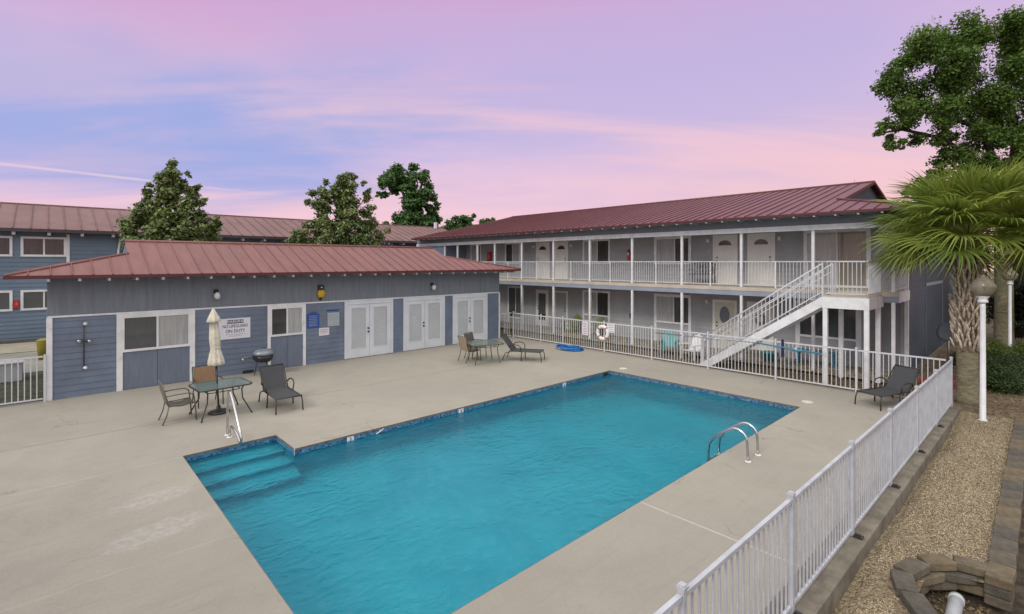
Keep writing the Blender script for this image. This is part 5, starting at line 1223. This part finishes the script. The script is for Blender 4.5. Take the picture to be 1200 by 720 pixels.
tree('oak_tree', 'tall dark oak with a lopsided crown beyond the rear roof', (33.26, 53.78, 0), [(0,0,0),(0,4,0),(0,8,0),(0,11,0)], [([(0.0, 7.68, 0), (-0.42, 10.87, 0), (-1.91, 13.84, 0)], 0.4), ([(0.0, 7.68, 0), (0.64, 10.87, 0), (1.27, 13.84, 0)], 0.4)], [(-3.5, 14.26, 0, 0.85), (-2.34, 14.9, 0.5, 0.96), (-1.06, 15.11, -0.5, 0.96), (0.21, 14.9, 0.5, 0.96), (1.49, 14.48, -0.5, 0.85), (-3.93, 13.2, 0, 0.64), (-2.76, 13.41, -1, 1.06), (-1.27, 13.63, 1, 1.17), (0.21, 13.41, -1, 1.17), (1.7, 13.2, 1, 0.96), (-3.4, 12.14, 0.5, 0.64), (-4.14, 12.14, 0, 0.42), (-0.42, 12.14, -1, 1.06), (1.06, 11.93, 1, 1.06), (2.34, 11.93, 0, 0.74), (3.18, 11.29, 0, 0.53), (-0.64, 10.87, 1, 0.74), (0.42, 10.44, -1, 1.06), (1.7, 10.44, 1, 1.06), (2.76, 10.23, 0, 0.74), (3.29, 10.87, 0, 0.42), (-1.06, 9.17, -1, 0.96), (-2.34, 8.74, 1, 0.85), (0.21, 8.96, -1, 1.17), (1.7, 8.96, 1, 1.17), (2.76, 8.74, 0, 0.85), (-3.5, 8.32, 0, 0.74), (-0.85, 7.89, 0, 1.27), (1.27, 7.68, 0, 1.27), (-2.76, 7.26, 0, 0.96), (1.33, 14.4, -0.65, 0.96), (0.19, 12.27, -0.2, 0.96), (-2.15, 14.54, 0.12, 0.96), (-2.34, 12.5, 1.35, 0.96), (-2.38, 14.07, 1.23, 0.96), (0.15, 12.5, -0.62, 0.96), (-2.68, 14.03, 1.18, 0.96), (-1.9, 13.87, -0.33, 0.96), (-1.08, 13.68, 1.68, 0.96), (-2.54, 14.89, 1.77, 0.96), (1.46, 11.97, -0.26, 0.96), (1.85, 12.14, -1.11, 0.96), (1.53, 8.52, 0.65, 1.17), (0.8, 10.61, -0.64, 1.17), (-0.12, 11.46, 0.35, 1.17), (0.06, 8.62, -1.82, 1.17), (2.03, 9.06, 1.7, 1.17), (2.01, 8.28, 0.31, 1.17), (-0.81, 8.87, -1.31, 1.17), (0.11, 9.18, 0.1, 1.17), (0.47, 8.13, 0.45, 1.17), (0.24, 10.75, 1.45, 1.17), (0.67, 8.73, -0.59, 1.17), (-0.22, 9.67, 1.27, 1.17)], 1.7, .42, M['leaf_far'], M['bark_dark'], split=3, rtrunk=(.6,.3), shell=.3, spread=.25)
tree('distant_tree', 'low pale green tree top left of the apartment roof end', (51.87, 67.87, 0), [(0,0,0),(0,4,0),(0,8,0)], [], [(-2.62, 9.74, 0, 0.87), (-3.2, 9.16, 0, 0.87), (-1.46, 10.03, 1, 1.02), (0.58, 10.61, 1, 1.02), (-2.04, 10.32, 0, 0.87), (-1.02, 10.9, 0, 1.02), (0.15, 11.2, 0, 0.87), (1.16, 10.9, 0, 0.73), (2.04, 11.49, 0, 0.58), (-0.29, 9.74, 0, 1.02), (1.46, 9.74, 0, 0.87), (-1.75, 9.16, 0, 0.87)], 1.5, .45, M['leaf_far'], M['bark_dark'], split=5, rtrunk=(.4,.2), shell=.3, group='small trees far beyond the roofs')
tree('distant_tree', 'smaller pale green tree top just above the apartment roof', (54.84, 65.09, 0), [(0,0,0),(0,4,0),(0,8,0)], [], [(0.0, 10.03, 1, 0.87), (0.87, 10.03, -1, 0.87), (-0.73, 10.61, 0, 0.73), (0.29, 10.9, 0, 0.58), (1.16, 10.9, 0, 0.44), (-0.29, 9.74, 0, 0.73), (1.02, 9.74, 0, 0.73)], 1.5, .45, M['leaf_far'], M['bark_dark'], split=5, rtrunk=(.4,.2), shell=.3, group='small trees far beyond the roofs')
# ------------------------------------------------------------------ palms
def palm_fronds(root, n, crown, rmin, rmax, mesh_cache={}):
    meshes = []
    for v in range(9):
        P = []; F = []; T = []
        nseg = 40; L0 = 1.0; el_droop = .32 + .45 * rnd.random(); base_t = rnd.uniform(.15, .75)
        pet = rnd.uniform(.62, .82)
        mb = MB()
        def add(pts, ws, nv, tone):
            k = len(mb.v)
            for (p, w_) in zip(pts, ws):
                mb.v.append(tuple(p - nv * w_)); mb.v.append(tuple(p + nv * w_))
            for i in range(len(pts) - 1): mb.f.append((k + 2 * i, k + 2 * i + 1, k + 2 * i + 3, k + 2 * i + 2)); mb.s.append(False); T.append(tone)
        # petiole along +x, arching
        pp = [Vector((pet * i / 5, 0, .10 * math.sin(i / 5 * 1.5) - .10 * (i / 5) ** 2)) for i in range(6)]
        for ax in (Vector((0, 1, 0)), Vector((0, 0, 1))): add(pp, [.022, .018, .015, .014, .013, .013], ax, .6)
        hub = pp[-1]
        for s in range(nseg):
            u = (s + .5) / nseg * 2 - 1
            a = u * R(118) + rnd.uniform(-.03, .03)
            fold = .28 * abs(u) ** 1.2                              # costapalmate V fold
            L = (.68 - .16 * abs(u) ** 2) * rnd.uniform(.88, 1.08)
            o = hub + Vector((.16 * (1 - abs(u)), 0, -.05 * (1 - abs(u)) ** 2))
            d = Vector((math.cos(a), math.sin(a), fold)).normalized()
            pts = []; ns = 6
            brk = rnd.uniform(.55, .8); dr = el_droop * rnd.uniform(.7, 1.4)
            for i in range(ns + 1):
                tt = i / ns
                q = o + d * (L * tt); q.z -= dr * L * max(0, tt - .35) ** 2 * 1.5; q.x -= .08 * dr * max(0, tt - brk)
                pts.append(q)
            nv = d.cross(Vector((0, 0, 1))).normalized(); nv = (nv + Vector((0, 0, .5 * (1 if s % 2 else -1)))).normalized()
            wv = [.007, .017, .019, .016, .011, .006, .001]
            add(pts, wv, nv, min(1, max(0, base_t + rnd.uniform(-.22, .22) + (.25 if abs(u) > .8 else 0))))
        me = mb.mesh('frond', M['frond'])
        at = me.attributes.new('tone', 'FLOAT', 'FACE'); at.data.foreach_set('value', T)
        meshes.append(me)
    for i in range(n):
        az = i * 2.39996 + rnd.uniform(-.25, .25); k = (i + .5) / n
        el = R(88 - 112 * k) + rnd.uniform(-.12, .12)
        o = link_mesh('frond', meshes[i % len(meshes)], root); s = rnd.uniform(rmin, rmax) * (.80 + .20 * min(1, k * 2))
        o.matrix_local = Matrix.Translation(crown) @ Matrix.Rotation(az, 4, 'Z') @ Matrix.Rotation(-el, 4, 'Y') @ Matrix.Rotation(rnd.uniform(-.7, .7), 4, 'X') @ Matrix.Diagonal((s, s, s, 1))
PT = thing('palm_tree', 'fan palm with shaggy crosshatched trunk behind the near lamp post', 'palm tree', (18.0, 1.42, -.1), 0, 'fan palms at the right')
MB().tube([(0, 0, 0), (0, 0, .15), (.0, 0, .8), (0, .01, 1.6), (0, .02, 2.6), (0, .02, 3.6), (0, 0, 4.4)], [.27, .235, .225, .225, .26, .25, .20], 22).build('trunk', M['palm_trunk'], PT)
lb = MB()
for row in range(15):
    z = 1.45 + row * .195
    for j in range(9):
        a = 2 * math.pi * (j + .5 * (row % 2)) / 9 + rnd.uniform(-.1, .1); r0 = .235; ln = rnd.uniform(.30, .46); out = rnd.uniform(.06, .15)
        if row < 2 and rnd.random() < .5: continue
        c_, s_ = math.cos(a), math.sin(a); tang = Vector((-s_, c_, 0)); rad = Vector((c_, s_, 0))
        for sg in (-1, 1):
            p0 = rad * r0 + tang * sg * .02 + Vector((0, 0, z)); p1 = rad * (r0 + out * .5) + tang * sg * .055 + Vector((0, 0, z + ln * .55)); p2 = rad * (r0 + out) + tang * sg * (.11 + rnd.uniform(-.02, .03)) + Vector((0, 0, z + ln))
            lb.tube([p0, p1, p2], [.040, .032, .014], 5)
lb.build('leaf_bases', M['palm_boot'], PT)
hb = MB()
for i in range(160):
    a = rnd.uniform(0, 6.28); z = rnd.uniform(3.7, 4.6); q = Vector((.2 * math.cos(a), .2 * math.sin(a), z)); hb.tube([q, q + Vector((.25 * math.cos(a), .25 * math.sin(a), rnd.uniform(-.35, .25)))], .012, 4)
hb.build('crown_fibre', M['bark'], PT)
palm_fronds(PT, 80, Vector((0, 0, 4.48)), 1.45, 1.80)
P2 = thing('palm_tree', 'second fan palm with smooth mossy trunk further back at the right edge', 'palm tree', (31.0, 1.25, -.06), 0, 'fan palms at the right')
MB().tube([(0, 0, 0), (0, 0, .4), (.0, 0, 2.5), (0, .05, 5.2)], [.42, .34, .31, .28], 18).build('trunk', M['palm_trunk'], P2)
palm_fronds(P2, 30, Vector((0, 0, 5.4)), 2.1, 2.5)

# ------------------------------------------------------------------ shrubs on the right
def shrub(name, lab, loc, r, h, n, leafmat, size, group='shrubs beside the lamp posts'):
    t = thing(name, lab, 'shrub', loc, 0, group)
    C = [(rnd.uniform(-r, r) * .7, rnd.uniform(-r, r) * .7, h * rnd.uniform(.25, .75), r * rnd.uniform(.35, .6)) for _ in range(n)]
    P, N, T = clump_cloud(C, .55, size, .6, .5, .75, .5); P[:, 2] = np.maximum(P[:, 2], .01)
    link_mesh('foliage', leaf_mesh('foliage', P, N, size, leafmat, T, .5), t)
    mb = MB()
    for i in range(7): a = rnd.uniform(0, 6.28); mb.tube([(0, 0, 0), (r * .5 * math.cos(a), r * .5 * math.sin(a), h * .7)], .012, 5)
    mb.build('stem', M['bark_dark'], t)
    return t
shrub('shrub', 'dark green low shrub right behind the near lamp post', (20.9, .95, -.06), .95, .75, 12, M['leaf_shrub'], .055)
shrub('shrub', 'dark green low shrub at the right edge beyond the stone blocks', (22.4, .55, -.06), .9, .75, 10, M['leaf_shrub'], .055)
shrub('shrub', 'yellow green shrub between the two palm trunks', (26.4, 1.45, -.06), .85, .7, 10, M['leaf_lime'], .06)
shrub('shrub', 'yellow green shrub below the distant lamp post', (27.8, .5, -.06), .8, .6, 10, M['leaf_lime'], .06)
shrub('shrub', 'dark shrub under the satellite dish', (24.6, 2.1, -.06), .7, .55, 8, M['leaf_dark'], .06)
shrub('tall_shrub', 'tall near black evergreen bush behind the distant lamp post', (33.5, 1.0, -.06), 1.3, 3.6, 22, M['leaf_dark'], .10)
shrub('tall_shrub', 'tall near black evergreen bush at the right edge of the view', (31.2, -.4, -.06), 1.2, 3.2, 20, M['leaf_dark'], .10)

# ------------------------------------------------------------------ sky, sun, camera
SUN_EL, SUN_AZ = R(38), R(262)          # azimuth clockwise from +y: light comes from behind left
world = bpy.data.worlds.new('World'); scene.world = world; world.use_nodes = True
t = NT(world.node_tree); t.n.clear()
out = t.new('ShaderNodeOutputWorld')
sky = t.new('ShaderNodeTexSky', sky_type='NISHITA'); sky.sun_disc = False; sky.sun_elevation = SUN_EL; sky.sun_rotation = SUN_AZ
sky.air_density = 1.0; sky.dust_density = 2.0
dirv = t.new('ShaderNodeTexCoord').outputs['Generated']
sp = t.new('ShaderNodeSeparateXYZ'); t.l.new(dirv, sp.inputs[0])
dx, dy, dz = sp.outputs
side = t.m('ADD', t.m('MULTIPLY', dx, .7306), t.m('MULTIPLY', dy, -.6828))
fwd = t.m('ADD', t.m('MULTIPLY', dx, .6828), t.m('MULTIPLY', dy, .7306))
el = t.m('MAXIMUM', dz, 0.0)
# clouds live on a high flat layer: project the direction on it
inv = t.m('DIVIDE', 1.0, t.m('ADD', el, .16))
cv = t.new('ShaderNodeCombineXYZ'); t.put(cv.inputs[0], t.m('MULTIPLY', side, inv)); t.put(cv.inputs[1], t.m('MULTIPLY', fwd, inv))
rot = t.new('ShaderNodeMapping'); t.l.new(cv.outputs[0], rot.inputs[0]); rot.inputs['Rotation'].default_value = (0, 0, R(-30)); rot.inputs['Scale'].default_value = (.55, 1.15, 1)
n1 = t.noise(rot.outputs[0], 0.75, 5, .55, .6)
rot2 = t.new('ShaderNodeMapping'); t.l.new(cv.outputs[0], rot2.inputs[0]); rot2.inputs['Rotation'].default_value = (0, 0, R(16)); rot2.inputs['Scale'].default_value = (.42, 1.7, 1); rot2.inputs['Location'].default_value = (3.1, 1.7, 0)
n2 = t.noise(rot2.outputs[0], 0.8, 5, .55, .5)
ramp = t.new('ShaderNodeValToRGB'); t.put(ramp.inputs[0], el)
cr = ramp.color_ramp; cr.elements[0].position = 0; cr.elements[0].color = lin(250, 200, 205)
cr.elements[1].position = 1.0; cr.elements[1].color = lin(196, 168, 212)
for p_, c_ in ((.055, (249, 205, 215)), (.12, (240, 203, 224)), (.21, (226, 197, 228)), (.34, (215, 187, 225)), (.46, (207, 176, 219))):
    e = cr.elements.new(p_); e.color = lin(*c_)
base = ramp.outputs[0]
# cooler periwinkle gaps, stronger to the left and in mid heights
lft = t.step(side, .35, -.75)
gap = t.m('MULTIPLY', t.step(n1, .66, .36), t.m('MULTIPLY', t.step(el, .03, .16), t.step(el, .52, .34)))
gap = t.m('MULTIPLY', gap, t.m('MULTIPLY_ADD', lft, .35, .35))
c = t.mix(gap, base, lin(160, 176, 230))
bd = t.m('SQRT', t.m('ADD', t.m('POWER', t.m('DIVIDE', t.m('ADD', side, .62), .50), 2.0), t.m('POWER', t.m('DIVIDE', t.m('SUBTRACT', el, .235), .155), 2.0)))
bd = t.m('ADD', bd, t.m('MULTIPLY', t.m('SUBTRACT', n1, .5), 2.2))
c = t.mix(t.step(bd, 1.15, .25, 0, .85), c, lin(158, 174, 230))
# pink and salmon streaks
stk = t.m('MULTIPLY', t.step(n2, .44, .66), t.m('MULTIPLY', t.step(el, .46, .25), t.step(side, -.75, -.1, .35, 1)))
c = t.mix(t.m('MULTIPLY', stk, .72), c, lin(252, 206, 214))
mag = t.m('MULTIPLY', t.step(n2, .42, .72), t.step(el, .27, .42))
c = t.mix(t.m('MULTIPLY', mag, .62), c, lin(218, 162, 207))
warm = t.m('MULTIPLY', t.step(side, -.2, .75), t.step(el, .30, .04))
c = t.mix(t.m('MULTIPLY', warm, .8), c, lin(253, 204, 202))
# old contrail, a great circle low in the left sky
nv = Vector(CONTRAIL_N)
dd = t.m('ADD', t.m('ADD', t.m('MULTIPLY', dx, nv.x), t.m('MULTIPLY', dy, nv.y)), t.m('MULTIPLY', dz, nv.z))
ct = t.m('MULTIPLY', t.step(t.m('ABSOLUTE', dd),   .0004, .0032, 1, 0), t.step(t.m('DIVIDE', side, t.m('MAXIMUM', fwd, .05)), -.80, -.40, 1.0, .0))
ct = t.m('MULTIPLY', ct, t.m('MULTIPLY', t.step(fwd, .0, .2), t.step(t.noise(dirv, 12, 3), .2, .6, .55, 1)))
c = t.mix(t.m('MULTIPLY', ct, .6), c, lin(248, 216, 226))
# brighter, neutral cloud deck overhead and behind, outside the frame
ov = t.m('MAXIMUM', t.step(el, .50, .74), t.m('MULTIPLY', t.step(fwd, .05, -.45), t.step(el, .05, .35)))
c = t.mix(ov, c, (ZEN[0], ZEN[1], ZEN[2], 1))
bg_sky = t.new('ShaderNodeBackground'); t.put(bg_sky.inputs[0], sky.outputs[0]); bg_sky.inputs[1].default_value = .05
bg_cl = t.new('ShaderNodeBackground'); t.put(bg_cl.inputs[0], c); bg_cl.inputs[1].default_value = 1.0
mx = t.new('ShaderNodeMixShader'); mx.inputs[0].default_value = .97
t.l.new(bg_sky.outputs[0], mx.inputs[1]); t.l.new(bg_cl.outputs[0], mx.inputs[2]); t.l.new(mx.outputs[0], out.inputs[0])

sl = bpy.data.lights.new('Sun', 'SUN'); sl.energy = SUN_E; sl.angle = R(14); sl.color = (1.0, .93, .84)
so = bpy.data.objects.new('Sun', sl); COL.objects.link(so)
sd = Vector((math.sin(SUN_AZ) * math.cos(SUN_EL), math.cos(SUN_AZ) * math.cos(SUN_EL), math.sin(SUN_EL)))
so.rotation_euler = sd.to_track_quat('Z', 'Y').to_euler(); so.location = sd * 60

cam = bpy.data.cameras.new('Camera'); co = bpy.data.objects.new('Camera', cam); COL.objects.link(co); scene.camera = co
cam.sensor_width = 36; cam.sensor_fit = 'HORIZONTAL'; cam.lens = 584 / 1200 * 36
cam.shift_x = 0; cam.shift_y = -(360 - 307.5) / 1200
cam.clip_start = .05; cam.clip_end = 1500
co.location = (0, 0, 3.7); co.rotation_euler = (R(90), 0, -(math.pi / 2 - R(46.94)))
co.rotation_euler.z = math.atan2(-.6828, .7306)
vs = scene.view_settings; vs.view_transform = 'Standard'; vs.look = 'None'; vs.exposure = EXPO; vs.gamma = 1; vs.use_curve_mapping = False
scene.cycles.max_bounces = 8; scene.cycles.transparent_max_bounces = 12; scene.cycles.use_denoising = True
